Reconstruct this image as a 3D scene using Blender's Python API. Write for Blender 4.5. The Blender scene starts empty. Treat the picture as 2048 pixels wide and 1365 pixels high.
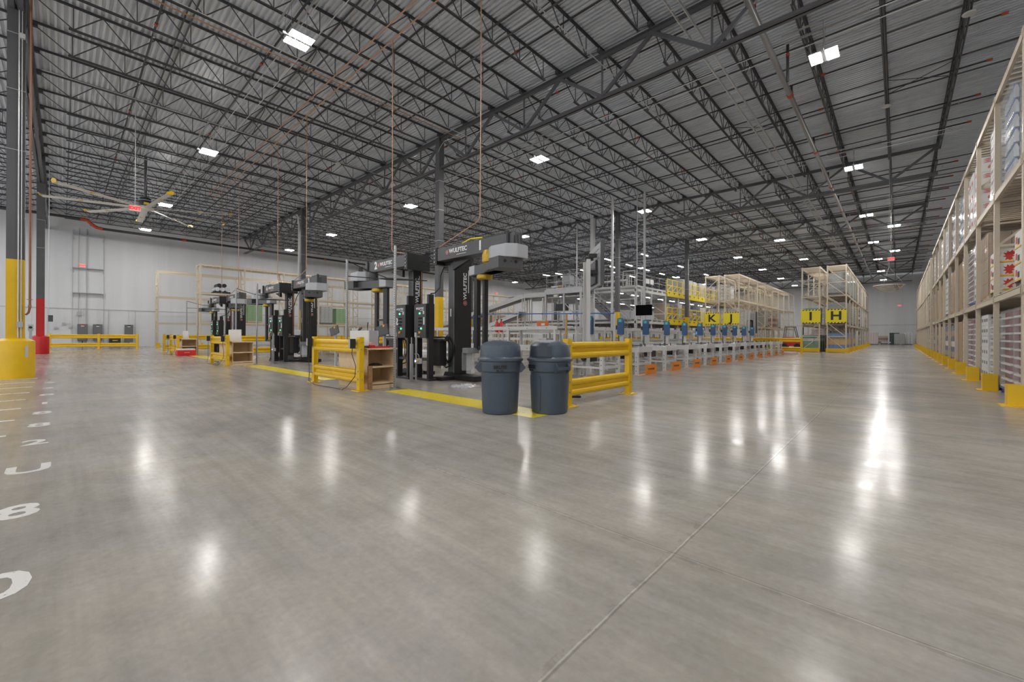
import bpy, bmesh, math, random
from mathutils import Vector, Matrix
random.seed(7)
S = bpy.context.scene
COL = S.collection
PI = math.pi

# ---------------------------------------------------------------- camera
cam_d = bpy.data.cameras.new('camera')
cam = bpy.data.objects.new('camera', cam_d)
COL.objects.link(cam)
TH, RL = math.radians(42.83), math.radians(0.28)
RT = Vector((math.cos(TH), math.sin(TH), 0)); FW = Vector((-math.sin(TH), math.cos(TH), 0)); UPV = Vector((0, 0, 1))
_r = RT * math.cos(RL) + UPV * math.sin(RL); _u = UPV * math.cos(RL) - RT * math.sin(RL)
cam.matrix_world = Matrix(((_r.x, _u.x, -FW.x, 0), (_r.y, _u.y, -FW.y, 0), (_r.z, _u.z, -FW.z, 1.15), (0, 0, 0, 1)))
cam_d.sensor_fit = 'HORIZONTAL'; cam_d.sensor_width = 36.0
cam_d.lens = 834.0 / 2048.0 * 36.0
cam_d.shift_y = -12.1 / 2048.0
cam_d.clip_start = 0.05; cam_d.clip_end = 400
S.camera = cam

# ---------------------------------------------------------------- world, exposure
w = bpy.data.worlds.new('world'); S.world = w; w.use_nodes = True
w.node_tree.nodes['Background'].inputs[0].default_value = (0.95, 0.97, 1.0, 1)
w.node_tree.nodes['Background'].inputs[1].default_value = 1.35
S.view_settings.view_transform = 'Standard'; S.view_settings.look = 'None'
S.view_settings.exposure = 0.12; S.view_settings.gamma = 1.0
S.view_settings.use_curve_mapping = False
LAMP = 250.0
cy = S.cycles
cy.max_bounces = 7; cy.diffuse_bounces = 4; cy.glossy_bounces = 4; cy.transmission_bounces = 4; cy.transparent_max_bounces = 12
cy.sample_clamp_indirect = 6.0; cy.sample_clamp_direct = 0
cy.caustics_reflective = False; cy.caustics_refractive = False
cy.use_denoising = True
cy.use_light_tree = True

# ---------------------------------------------------------------- materials
MATS = {}
def mat(name, col, rough=0.5, metal=0.0, emit=0.0, noise=0.0, nscale=8.0, spec=0.5, alpha=1.0, bump=0.0, trans=0.0):
    if name in MATS: return MATS[name]
    m = bpy.data.materials.new(name); m.use_nodes = True
    nt = m.node_tree; b = nt.nodes['Principled BSDF']
    c = (*col, 1)
    b.inputs['Base Color'].default_value = c
    b.inputs['Roughness'].default_value = rough
    b.inputs['Metallic'].default_value = metal
    b.inputs['Specular IOR Level'].default_value = spec
    if alpha < 1: b.inputs['Alpha'].default_value = alpha
    if trans: b.inputs['Transmission Weight'].default_value = trans
    if emit:
        b.inputs['Emission Color'].default_value = c
        b.inputs['Emission Strength'].default_value = emit
    if noise or bump:
        tc = nt.nodes.new('ShaderNodeTexCoord'); nz = nt.nodes.new('ShaderNodeTexNoise')
        nz.inputs['Scale'].default_value = nscale; nz.inputs['Detail'].default_value = 5
        nt.links.new(tc.outputs['Object'], nz.inputs['Vector'])
        if noise:
            rp = nt.nodes.new('ShaderNodeMapRange')
            rp.inputs['From Min'].default_value = 0.3; rp.inputs['From Max'].default_value = 0.7
            rp.inputs['To Min'].default_value = 1 - noise; rp.inputs['To Max'].default_value = 1 + noise
            nt.links.new(nz.outputs['Fac'], rp.inputs['Value'])
            mx = nt.nodes.new('ShaderNodeMix'); mx.data_type = 'RGBA'; mx.blend_type = 'MULTIPLY'
            mx.inputs['Factor'].default_value = 1
            mx.inputs['A'].default_value = c
            nt.links.new(rp.outputs['Result'], mx.inputs['B'])
            nt.links.new(mx.outputs['Result'], b.inputs['Base Color'])
        if bump:
            bp = nt.nodes.new('ShaderNodeBump'); bp.inputs['Strength'].default_value = bump
            nt.links.new(nz.outputs['Fac'], bp.inputs['Height'])
            nt.links.new(bp.outputs['Normal'], b.inputs['Normal'])
    MATS[name] = m
    return m

YEL = mat('safety_yellow_paint', (0.74, 0.455, 0.003), 0.38, noise=0.06, nscale=3)
RED = mat('fire_red_paint', (0.52, 0.008, 0.008), 0.38, noise=0.08, nscale=3)
STEEL = mat('grey_column_paint', (0.10, 0.10, 0.105), 0.5, noise=0.08, nscale=2)
JOIST = mat('charcoal_joist_primer', (0.080, 0.081, 0.087), 0.5)
GIRD = mat('charcoal_girder_primer', (0.115, 0.116, 0.125), 0.42)
GALV = mat('galvanised_steel', (0.42, 0.42, 0.43), 0.42, 0.55, noise=0.10, nscale=9)
WHITEP = mat('white_powder_coat', (0.57, 0.565, 0.55), 0.4)
BLACKM = mat('black_machine_paint', (0.018, 0.018, 0.019), 0.42)
DGREY = mat('dark_grey_machine_paint', (0.075, 0.076, 0.08), 0.45)
LGREY = mat('silver_grey_cover', (0.40, 0.41, 0.43), 0.42)
BLACKR = mat('black_rubber', (0.012, 0.012, 0.012), 0.55)
BEIGE = mat('beige_rack_paint', (0.57, 0.49, 0.375), 0.45, noise=0.05, nscale=2)
COPPER = mat('tan_air_hose', (0.45, 0.24, 0.13), 0.45)
REDPIPE = mat('orange_pipe_coupling', (0.45, 0.07, 0.02), 0.5)
BIN = mat('slate_blue_plastic', (0.058, 0.077, 0.103), 0.42, noise=0.05, nscale=30)
PLY = mat('birch_plywood', (0.66, 0.49, 0.30), 0.55, noise=0.10, nscale=6)
CARD = mat('kraft_cardboard', (0.40, 0.27, 0.15), 0.75, noise=0.08, nscale=5)
WHITEB = mat('white_board', (0.72, 0.71, 0.69), 0.55)
BLACKT = mat('black_lettering', (0.015, 0.015, 0.015), 0.5)
WHITET = mat('white_lettering', (0.80, 0.80, 0.80), 0.5)
REDP = mat('red_plastic', (0.62, 0.02, 0.02), 0.35)
ORANGE = mat('orange_guard_paint', (0.80, 0.25, 0.012), 0.42, noise=0.05)
GREENL = mat('green_pilot_lamp', (0.08, 1.0, 0.35), 0.3, emit=3.0)
BLUEL = mat('blue_pilot_lamp', (0.25, 0.5, 1.0), 0.3, emit=4.0)
AMBER = mat('amber_knob', (0.85, 0.35, 0.02), 0.35)
LAMPM = mat('white_led_panel', (1.0, 0.98, 0.95), 0.4, emit=LAMP)
LAMPF = mat('white_tube_diffuser', (1.0, 0.99, 0.97), 0.4, emit=14.0)
CHROME = mat('polished_mirror_acrylic', (0.8, 0.8, 0.78), 0.08, 1.0)

# ---------------------------------------------------------------- mesh building
class MB:
    def __init__(s): s.v = []; s.f = []
    def add(s, vs, fs):
        n = len(s.v); s.v += [tuple(p) for p in vs]; s.f += [tuple(i + n for i in f) for f in fs]; return s
    def box(s, x0, x1, y0, y1, z0, z1):
        if x0 > x1: x0, x1 = x1, x0
        if y0 > y1: y0, y1 = y1, y0
        if z0 > z1: z0, z1 = z1, z0
        return s.add([(x0,y0,z0),(x1,y0,z0),(x1,y1,z0),(x0,y1,z0),(x0,y0,z1),(x1,y0,z1),(x1,y1,z1),(x0,y1,z1)],
                     [(0,3,2,1),(4,5,6,7),(0,1,5,4),(1,2,6,5),(2,3,7,6),(3,0,4,7)])
    def cb(s, c, d):
        return s.box(c[0]-d[0]/2, c[0]+d[0]/2, c[1]-d[1]/2, c[1]+d[1]/2, c[2]-d[2]/2, c[2]+d[2]/2)
    def beam(s, a, b, w, h, up=(0,0,1)):
        a = Vector(a); b = Vector(b); d = (b - a).normalized(); u = Vector(up)
        if abs(d.dot(u)) > 0.99: u = Vector((0, 1, 0)) if abs(d.y) < 0.9 else Vector((1, 0, 0))
        r = d.cross(u).normalized(); u = r.cross(d).normalized()
        r *= w / 2; u *= h / 2
        return s.add([a-r-u, a+r-u, a+r+u, a-r+u, b-r-u, b+r-u, b+r+u, b-r+u],
                     [(0,1,2,3),(7,6,5,4),(0,4,5,1),(1,5,6,2),(2,6,7,3),(3,7,4,0)])
    def tube(s, pts, r, n=8, cap=True):
        pts = [Vector(p) for p in pts]; rings = []; prev = None
        for i, p in enumerate(pts):
            d = (pts[min(i+1, len(pts)-1)] - pts[max(i-1, 0)]).normalized()
            if prev is None:
                u = Vector((0,0,1)) if abs(d.z) < 0.9 else Vector((1,0,0))
            else: u = prev
            a = (u - d * u.dot(d)).normalized(); b = d.cross(a); prev = a
            rr = r[i] if isinstance(r, (list, tuple)) else r
            rings.append([p + a * rr * math.cos(2*PI*k/n) + b * rr * math.sin(2*PI*k/n) for k in range(n)])
        vs = [q for ring in rings for q in ring]; fs = []
        for i in range(len(pts)-1):
            for k in range(n):
                fs.append((i*n+k, i*n+(k+1) % n, (i+1)*n+(k+1) % n, (i+1)*n+k))
        if cap:
            fs.append(tuple(range(n))[::-1]); fs.append(tuple((len(pts)-1)*n + k for k in range(n)))
        return s.add(vs, fs)
    def lathe(s, prof, n=32, c=(0,0,0), cap=True):
        vs = [(c[0]+r*math.cos(2*PI*k/n), c[1]+r*math.sin(2*PI*k/n), c[2]+z) for r, z in prof for k in range(n)]
        fs = []
        for i in range(len(prof)-1):
            for k in range(n):
                fs.append((i*n+k, i*n+(k+1) % n, (i+1)*n+(k+1) % n, (i+1)*n+k))
        if cap:
            fs.append(tuple(range(n))[::-1]); fs.append(tuple((len(prof)-1)*n + k for k in range(n)))
        return s.add(vs, fs)
    def prism(s, poly, a, b):
        """poly: (u,v) list; extruded from frame a to frame b, each (origin, udir, vdir)"""
        n = len(poly); vs = []
        for (o, ud, vd) in (a, b):
            o = Vector(o); ud = Vector(ud); vd = Vector(vd)
            vs += [o + ud*p[0] + vd*p[1] for p in poly]
        fs = [tuple(range(n))[::-1], tuple(range(n, 2*n))]
        for k in range(n): fs.append((k, (k+1) % n, n+(k+1) % n, n+k))
        return s.add(vs, fs)
    def ext(s, poly, axis, t0, t1):
        """extrude poly along world axis; poly in the two other axes (x:(y,z), y:(x,z), z:(x,y))"""
        if axis == 'x': fr = lambda t: ((t,0,0),(0,1,0),(0,0,1))
        elif axis == 'y': fr = lambda t: ((0,t,0),(1,0,0),(0,0,1))
        else: fr = lambda t: ((0,0,t),(1,0,0),(0,1,0))
        return s.prism(poly, fr(t0), fr(t1))
    def mesh(s, name, m, smooth=False, bevel=0):
        me = bpy.data.meshes.new(name)
        me.from_pydata(s.v, [], s.f)
        bm = bmesh.new(); bm.from_mesh(me)
        bmesh.ops.recalc_face_normals(bm, faces=bm.faces[:])
        if bevel:
            bmesh.ops.bevel(bm, geom=bm.edges[:], offset=bevel, segments=2, affect='EDGES', clamp_overlap=True)
        bm.to_mesh(me); bm.free()
        me.materials.append(m)
        if smooth:
            me.shade_smooth()
            try: me.set_sharp_from_angle(angle=math.radians(smooth if smooth is not True else 40))
            except Exception: pass
        return me

def link(name, me, parent=None, loc=None, rot=None):
    o = bpy.data.objects.new(name, me); COL.objects.link(o)
    if parent is not None: o.parent = parent
    if loc is not None: o.location = loc
    if rot is not None: o.rotation_euler = rot
    return o
def part(name, mb, m, parent, loc=None, rot=None, smooth=False, bevel=0, label=None):
    o = link(name, mb.mesh(name, m, smooth, bevel), parent, loc, rot)
    if label: o['label'] = label
    return o
def tag(o, label, cat, group=None, kind=None):
    if label: o['label'] = label
    if cat: o['category'] = cat
    if group: o['group'] = group
    if kind: o['kind'] = kind
    return o
def thing(name, label, cat, loc=(0,0,0), rz=0, group=None):
    o = bpy.data.objects.new(name, None); COL.objects.link(o)
    o.empty_display_size = 0.1
    o.location = loc; o.rotation_euler = (0, 0, rz)
    return tag(o, label, cat, group)
def solo(name, mb, m, label, cat, loc=None, rz=0, group=None, smooth=False, bevel=0):
    o = link(name, mb.mesh(name, m, smooth, bevel), None, loc, (0, 0, rz))
    return tag(o, label, cat, group)
def struct(name, mb, m, label=None, smooth=False):
    o = link(name, mb.mesh(name, m, smooth)); o['kind'] = 'structure'
    if label: o['label'] = label
    return o
KIDS = {}
def kids(o):
    if o.name not in KIDS: KIDS[o.name] = list(o.children)
    return KIDS[o.name]
def dup(root, loc, rz=None, label=None, group=None, skip=()):
    r = root.copy(); COL.objects.link(r); r.location = loc
    if rz is not None: r.rotation_euler = (0, 0, rz)
    if label: r['label'] = label
    if group: r['group'] = group
    for ch in list(kids(root)):
        if ch.name.split('.')[0] in skip: continue
        c = ch.copy(); COL.objects.link(c); c.parent = r
        for g in list(kids(ch)):
            d = g.copy(); COL.objects.link(d); d.parent = c
    return r
def text_mesh(txt, size, m, depth=0.004, bold=0.0, align='CENTER', spacing=1.0):
    cu = bpy.data.curves.new('t', 'FONT'); cu.body = txt; cu.size = size; cu.extrude = depth/2; cu.offset = bold
    cu.align_x = align; cu.align_y = 'CENTER'; cu.space_character = spacing; cu.resolution_u = 3
    o = bpy.data.objects.new('t', cu)
    me = bpy.data.meshes.new_from_object(o)
    bpy.data.objects.remove(o); bpy.data.curves.remove(cu)
    me.materials.clear(); me.materials.append(m)
    return me
def frame_rot(xd, yd):
    """euler whose local x,y axes follow the two world directions"""
    xd = Vector(xd).normalized(); yd = Vector(yd).normalized(); zd = xd.cross(yd)
    return Matrix((xd, yd, zd)).transposed().to_euler()
def lettering(name, txt, size, m, parent, loc, xd, yd=(0,0,1), bold=0.0, depth=0.004, sx=1.0, label=None):
    o = link(name, text_mesh(txt, size, m, depth, bold), parent, loc, frame_rot(xd, yd))
    if sx != 1: o.scale = (sx, 1, 1)
    if label: o['label'] = label
    return o
# ================================================================ the setting
XL, XR, YB, YF = -48.5, 12.0, -13.0, 88.0
def floor_material():
    m = bpy.data.materials.new('polished_concrete'); m.use_nodes = True
    nt = m.node_tree; N = nt.nodes; L = nt.links; b = N['Principled BSDF']
    tc = N.new('ShaderNodeTexCoord')
    def noise(scale, detail, mapping=None, rough=0.55):
        n = N.new('ShaderNodeTexNoise'); n.inputs['Scale'].default_value = scale; n.inputs['Detail'].default_value = detail
        n.inputs['Roughness'].default_value = rough
        if mapping:
            mp = N.new('ShaderNodeMapping'); mp.inputs['Scale'].default_value = mapping
            L.new(tc.outputs['Object'], mp.inputs['Vector']); L.new(mp.outputs['Vector'], n.inputs['Vector'])
        else: L.new(tc.outputs['Object'], n.inputs['Vector'])
        return n.outputs['Fac']
    def rng(x, a, bb, c, d):
        r = N.new('ShaderNodeMapRange'); r.inputs['From Min'].default_value = a; r.inputs['From Max'].default_value = bb
        r.inputs['To Min'].default_value = c; r.inputs['To Max'].default_value = d; L.new(x, r.inputs['Value']); return r.outputs['Result']
    def math_(op, a, bb):
        n = N.new('ShaderNodeMath'); n.operation = op
        for i, q in enumerate((a, bb)):
            if hasattr(q, 'links'): L.new(q, n.inputs[i])
            else: n.inputs[i].default_value = q
        return n.outputs[0]
    big = rng(noise(0.45, 6), 0.3, 0.7, 0.78, 1.16)
    strk = rng(noise(1.0, 7, (0.55, 9.0, 1.0), 0.65), 0.3, 0.7, 0.88, 1.10)      # trowel and tyre streaks along x
    fine = rng(noise(28, 4), 0.3, 0.7, 0.94, 1.06)
    mot = rng(noise(3.0, 8, None, 0.7), 0.35, 0.65, 0.90, 1.08)
    v = math_('MULTIPLY', math_('MULTIPLY', big, strk), math_('MULTIPLY', fine, mot))
    # saw-cut joints
    sx = N.new('ShaderNodeSeparateXYZ'); L.new(tc.outputs['Object'], sx.inputs[0])
    def joint(out, off, per, wdt):
        a = math_('ADD', out, off); a = math_('DIVIDE', a, per); a = math_('FRACT', a, 0.0)
        a = math_('SUBTRACT', a, 0.5); a = math_('ABSOLUTE', a, 0.0); a = math_('MULTIPLY', a, per)
        return math_('LESS_THAN', a, wdt)
    wob = math_('MULTIPLY', math_('SUBTRACT', noise(5, 5), 0.5), 0.010)
    jx = math_('ADD', sx.outputs['X'], wob); jy = math_('ADD', sx.outputs['Y'], wob)
    JX, JY, PX, PY = -0.86, 2.20, 3.95, 3.05
    dark = math_('MAXIMUM', joint(jx, PX*100.5 - JX, PX, 0.0045), joint(jy, PY*100.5 - JY, PY, 0.0035))
    edge = math_('MAXIMUM', joint(jx, PX*100.5 - JX + 0.022, PX, 0.020), joint(jy, PY*100.5 - JY + 0.02, PY, 0.016))
    rag = math_('GREATER_THAN', noise(9, 6), 0.53)
    v = math_('MULTIPLY', v, math_('SUBTRACT', 1.0, math_('MULTIPLY', math_('MULTIPLY', edge, rag), 0.13)))
    v = math_('MULTIPLY', v, math_('SUBTRACT', 1.0, math_('MULTIPLY', dark, 0.24)))
    pale = math_('MAXIMUM', joint(jx, PX*100.5 - JX + 0.010, PX, 0.004), joint(jy, PY*100.5 - JY + 0.008, PY, 0.003))
    v = math_('MULTIPLY', v, math_('ADD', 1.0, math_('MULTIPLY', pale, 0.34)))
    # scuffs
    sc = math_('GREATER_THAN', noise(1.0, 6, (1.4, 22, 1), 0.75), 0.70)
    sm = math_('GREATER_THAN', noise(0.9, 3), 0.52)
    v = math_('MULTIPLY', v, math_('SUBTRACT', 1.0, math_('MULTIPLY', math_('MULTIPLY', sc, sm), 0.35)))
    hue = rng(noise(0.7, 4), 0.35, 0.65, 0.0, 1.0)
    mxh = N.new('ShaderNodeMix'); mxh.data_type = 'RGBA'
    mxh.inputs['A'].default_value = (0.345, 0.315, 0.275, 1); mxh.inputs['B'].default_value = (0.338, 0.312, 0.290, 1)
    L.new(hue, mxh.inputs['Factor'])
    mx = N.new('ShaderNodeMix'); mx.data_type = 'RGBA'; mx.blend_type = 'MULTIPLY'; mx.inputs['Factor'].default_value = 1
    L.new(mxh.outputs['Result'], mx.inputs['A']); L.new(v, mx.inputs['B'])
    L.new(mx.outputs['Result'], b.inputs['Base Color'])
    L.new(rng(noise(1.3, 6, (0.5, 3, 1)), 0.3, 0.7, 0.13, 0.23), b.inputs['Roughness'])
    b.inputs['Specular IOR Level'].default_value = 0.055
    bp = N.new('ShaderNodeBump'); bp.inputs['Strength'].default_value = 0.02; bp.inputs['Distance'].default_value = 0.02
    L.new(noise(1.0, 5, (2, 7, 1)), bp.inputs['Height']); L.new(bp.outputs['Normal'], b.inputs['Normal'])
    return m
fm = MB().box(XL, XR, YB, YF, -0.2, 0)
struct('floor', fm, floor_material(), 'polished grey concrete warehouse floor with saw cut joints')

def wall_material():
    m = bpy.data.materials.new('white_wall_panel'); m.use_nodes = True
    nt = m.node_tree; N = nt.nodes; L = nt.links; b = N['Principled BSDF']
    tc = N.new('ShaderNodeTexCoord'); n1 = N.new('ShaderNodeTexNoise'); mp = N.new('ShaderNodeMapping')
    mp.inputs['Scale'].default_value = (1.1, 1.1, 0.05)
    L.new(tc.outputs['Object'], mp.inputs['Vector']); L.new(mp.outputs['Vector'], n1.inputs['Vector']); n1.inputs['Scale'].default_value = 1.4
    n1.inputs['Detail'].default_value = 4
    r = N.new('ShaderNodeMapRange'); r.inputs['From Min'].default_value = .3; r.inputs['From Max'].default_value = .7
    r.inputs['To Min'].default_value = .94; r.inputs['To Max'].default_value = 1.04; L.new(n1.outputs['Fac'], r.inputs['Value'])
    mx = N.new('ShaderNodeMix'); mx.data_type = 'RGBA'; mx.blend_type = 'MULTIPLY'; mx.inputs['Factor'].default_value = 1
    mx.inputs['A'].default_value = (0.63, 0.64, 0.655, 1); L.new(r.outputs['Result'], mx.inputs['B'])
    L.new(mx.outputs['Result'], b.inputs['Base Color']); b.inputs['Roughness'].default_value = 0.55
    return m
WALLM = wall_material()
struct('wall_left', MB().box(XL-0.3, XL, YB, YF, 0, 11.2), WALLM, 'tall white panel wall on the left of the hall')
struct('wall_back', MB().box(XL, XR, YF, YF+0.3, 0, 11.2), WALLM, 'white panel end wall at the far end of the aisle')
struct('wall_right', MB().box(XR, XR+0.3, YB, YF, 0, 11.2), WALLM, 'white panel wall behind the loaded racks')
TRIMM = mat('grey_wall_seam', (0.42, 0.42, 0.43), 0.5)
struct('trim_1', MB().box(XL, XL+0.03, YB, YF, 3.05, 3.12), TRIMM, 'thin horizontal seam on the left wall')
struct('trim_2', MB().box(XL, XR, YF-0.03, YF, 2.95, 3.03), TRIMM, 'thin horizontal seam on the end wall')
seam = mat('pale_wall_joint', (0.56, 0.57, 0.58), 0.5)
for i in range(14):
    yy = -9 + i*7.4
    struct('trim_%d' % (3+i), MB().box(XL, XL+0.012, yy, yy+0.03, 0, 10.9), seam)
for i in range(7):
    xx = -44 + i*7.4
    struct('trim_%d' % (17+i), MB().box(xx, xx+0.03, YF-0.012, YF, 0, 10.9), seam)

# corrugated roof deck, ribs along x
deckm = bpy.data.materials.new('galvanised_roof_deck'); deckm.use_nodes = True
nt = deckm.node_tree; b = nt.nodes['Principled BSDF']
b.inputs['Metallic'].default_value = 0.15; b.inputs['Roughness'].default_value = 0.38
tc = nt.nodes.new('ShaderNodeTexCoord'); mp = nt.nodes.new('ShaderNodeMapping'); mp.inputs['Scale'].default_value = (0.8, 6.5, 1)
nz = nt.nodes.new('ShaderNodeTexNoise'); nz.inputs['Scale'].default_value = 1.0; nz.inputs['Detail'].default_value = 4
cr = nt.nodes.new('ShaderNodeValToRGB')
cr.color_ramp.elements[0].position = 0.35; cr.color_ramp.elements[0].color = (0.62, 0.65, 0.70, 1)
cr.color_ramp.elements[1].position = 0.65; cr.color_ramp.elements[1].color = (0.76, 0.79, 0.84, 1)
nt.links.new(tc.outputs['Object'], mp.inputs['Vector']); nt.links.new(mp.outputs['Vector'], nz.inputs['Vector'])
nt.links.new(nz.outputs['Fac'], cr.inputs['Fac']); nt.links.new(cr.outputs['Color'], b.inputs['Base Color'])
DZ = 10.90; PIT = 0.1524
dk = MB(); nr = int((YF-YB)/PIT)
vs = []; fs = []
for i in range(nr):
    y = YB + i*PIT
    for dy, dz in ((0, 0), (0.055, 0), (0.066, 0.055), (0.141, 0.055)):
        vs += [(XL, y+dy, DZ+dz), (XR, y+dy, DZ+dz)]
for k in range(len(vs)//2-1): fs.append((2*k, 2*k+1, 2*k+3, 2*k+2))
dk.add(vs, fs)
me = bpy.data.meshes.new('ceiling'); me.from_pydata(dk.v, [], dk.f); me.materials.append(deckm)
o = link('ceiling', me); o['kind'] = 'structure'; o['label'] = 'corrugated galvanised metal roof deck'

# ---------------------------------------------------------------- girders and joists
GY = [-14.2, -0.8, 12.5, 29.45, 41.8, 55.6, 69.4, 83.2]
CX = [1.4, -16.3, -33.9, -50.6]
GB, GT = 9.20, 10.72
def girder_mesh(L, n):
    m = MB()
    for s in (-1, 1):
        m.box(-L, 0, s*0.015, s*0.125, GT-0.02, GT); m.box(-L, 0, s*0.015, s*0.03, GT-0.14, GT)
        m.box(-L, 0, s*0.015, s*0.125, GB, GB+0.02); m.box(-L, 0, s*0.015, s*0.03, GB, GB+0.14)
    p = L/n
    for i in range(n):
        xt0, xb, xt1 = -i*p, -(i+0.5)*p, -(i+1)*p
        m.beam((xt0, 0, GT-0.1), (xb, 0, GB+0.1), 0.11, 0.09, up=(0,1,0))
        m.beam((xb, 0, GB+0.1), (xt1, 0, GT-0.1), 0.11, 0.09, up=(0,1,0))
        m.beam((xb, 0, GB+0.1), (xb, 0, GT-0.1), 0.05, 0.05)
    return m
spans = [(CX[0], 17.7, 10), (CX[1], 17.6, 10), (CX[2], 14.5, 8)]
girdme = [girder_mesh(L, n//2).mesh('roof_girder', GIRD) for _, L, n in spans]
bayname = ['nearest the camera, left of the yellow column', 'in line with the red column', 'above the wrapping machines', 'above the black wall screen',
           'second beyond the wrapping machines', 'third beyond the wrapping machines', 'fourth beyond the wrapping machines', 'nearest the far end wall']
spname = ['on the aisle side', 'mid hall', 'by the left wall']
for gi, y in enumerate(GY):
    if gi == 0: continue
    for si, (x0, L, n) in enumerate(spans):
        o = link('roof_girder', girdme[si], None, (x0, y, 0))
        tag(o, 'charcoal roof truss girder %s, %s' % (spname[si], bayname[gi]), 'girder')
JT, JB = 10.895, 10.16
def joist_mesh(L):
    m = MB()
    for s in (-1, 1):
        m.box(s*0.010, s*0.055, 0, L, JT-0.008, JT); m.box(s*0.010, s*0.018, 0, L, JT-0.055, JT)
        m.box(s*0.010, s*0.050, 0.9, L-0.9, JB, JB+0.008); m.box(s*0.010, s*0.018, 0.9, L-0.9, JB, JB+0.05)
    m.beam((0, 0.05, JT-0.09), (0, L-0.05, JT-0.09), 0.02, 0.02) if False else None
    for e, s in ((0, 1), (L, -1)):
        m.box(-0.055, 0.055, min(e, e+s*0.25), max(e, e+s*0.25), JT-0.17, JT-0.05)
        m.beam((0, e+s*0.15, JT-0.1), (0, e+s*1.0, JB+0.03), 0.026, 0.026)
    n = max(2, round((L-2.0)/1.22)); p = (L-2.0)/n
    for i in range(n+1):
        yb = 1.0 + i*p
        m.beam((0, yb, JB+0.02), (0, yb, JT-0.03), 0.022, 0.022)
        if i < n:
            m.beam((0, yb, JB+0.02), (0, yb+p/2, JT-0.03), 0.026, 0.026)
            m.beam((0, yb+p/2, JT-0.03), (0, yb+p, JB+0.02), 0.026, 0.026)
    return m
JX = [1.40 - 1.77*k for k in range(29)]
baylab = ['behind the yellow column line', 'above the open floor before the wrapping machines', 'just beyond the wrapping machines',
          'above the black wall screen', 'above the rows of lettered racks', 'past the rows of lettered racks', 'by the far end wall']
for bi in range(7):
    y0, y1 = GY[bi], GY[bi+1]
    jm = joist_mesh(y1-y0).mesh('roof_joist', JOIST)
    for k, x in enumerate(JX):
        if bi == 0 and x > -17: continue
        if x > 0.5 and bi == 1: continue
        o = link('roof_joist', jm, None, (x, y0, 0))
        tag(o, 'charcoal open web roof joist in the bay ' + baylab[bi], 'joist', 'roof joists ' + baylab[bi])
    # bridging angles across the joists
    for t in (0.25, 0.5, 0.75):
        yy = y0 + (y1-y0)*t
        if bi == 0 and t < 0.6: continue
        for zz, wd in ((JB+0.06, 'lower'), (JT-0.07, 'upper')):
            m = MB(); m.box(-48.4, 3.0, -0.018, 0.018, -0.003, 0.003); m.box(-48.4, 3.0, -0.018, -0.012, 0, 0.035)
            if t == 0.5 and wd == 'lower':
                for k in range(len(JX)-1):
                    if k % 3 == 0:
                        m.beam((JX[k], 0, 0), (JX[k+1], 0, JT-JB-0.20), 0.02, 0.02); m.beam((JX[k+1], 0, 0), (JX[k], 0, JT-JB-0.20), 0.02, 0.02)
            o = solo('joist_bridging', m, JOIST, '%s dark bridging angle across the joists %s' % (wd, baylab[bi]), 'bridging', (0, yy, zz), 0, 'bridging %s %s' % (wd, baylab[bi]))

# ---------------------------------------------------------------- columns
def column(x, y, h, kind, label):
    t = thing('steel_column', label, 'column', (x, y, 0))
    c = 0.15
    paint = {'y': YEL, 'r': RED}[kind[0]]
    part('shaft', MB().box(-c, c, -c, c, 2.98, h), STEEL, t, bevel=0.006)
    part('painted_base', MB().box(-c-.002, c+.002, -c-.002, c+.002, 0, 2.98), paint, t, bevel=0.006, label='%s painted lower shaft' % ('yellow' if kind[0] == 'y' else 'red'))
    if 's' in kind:
        part('concrete_sleeve', MB().lathe([(0.335, 0), (0.335, 0.92), (0.33, 0.935), (0.225, 1.0), (0.15, 1.0)], 48), paint, t, smooth=30, label='%s round collision sleeve' % ('yellow' if kind[0] == 'y' else 'red'))
    for z in (7.2, 8.6, 5.7):
        part('strap', MB().box(-c-.012, c+.012, -c-.012, c+.012, z, z+0.02), GALV, t)
    return t
c1 = column(-16.3, -0.8, 10.72, 'ys', 'dark grey steel column with yellow base and round yellow sleeve at far left')
for sg, txt in ((1, '1'),):
    lettering('sleeve_number', '1', 0.40, mat('faded_white_stencil', (0.55, 0.54, 0.55), 0.6), c1, (0.338*math.cos(0.62), 0.338*math.sin(0.62), 0.66), (-math.sin(0.62), math.cos(0.62), 0), bold=0.010, depth=0.002)
column(-33.9, -0.8, 10.72, 'rs', 'dark grey steel column with red base and round red sleeve')
column(-16.45, 12.5, 10.72, 'y', 'grey steel column with yellow base behind the nearest wrapping machines')
column(-33.4, 12.5, 10.72, 'y', 'grey steel column with white downpipe behind the middle wrapping machine')
column(-16.1, 29.45, 10.72, 'y', 'grey steel column with yellow band beside the open stair')
column(-15.3, 41.8, 10.72, 'y', 'grey steel column in front of the yellow pallet gates')
column(-33.2, 29.45, 10.72, 'y', 'grey steel column behind the hanging roller posts of the first machine')
column(-31.4, 41.8, 10.72, 'y', 'grey steel column beside the conveyor platform on the left')
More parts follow.
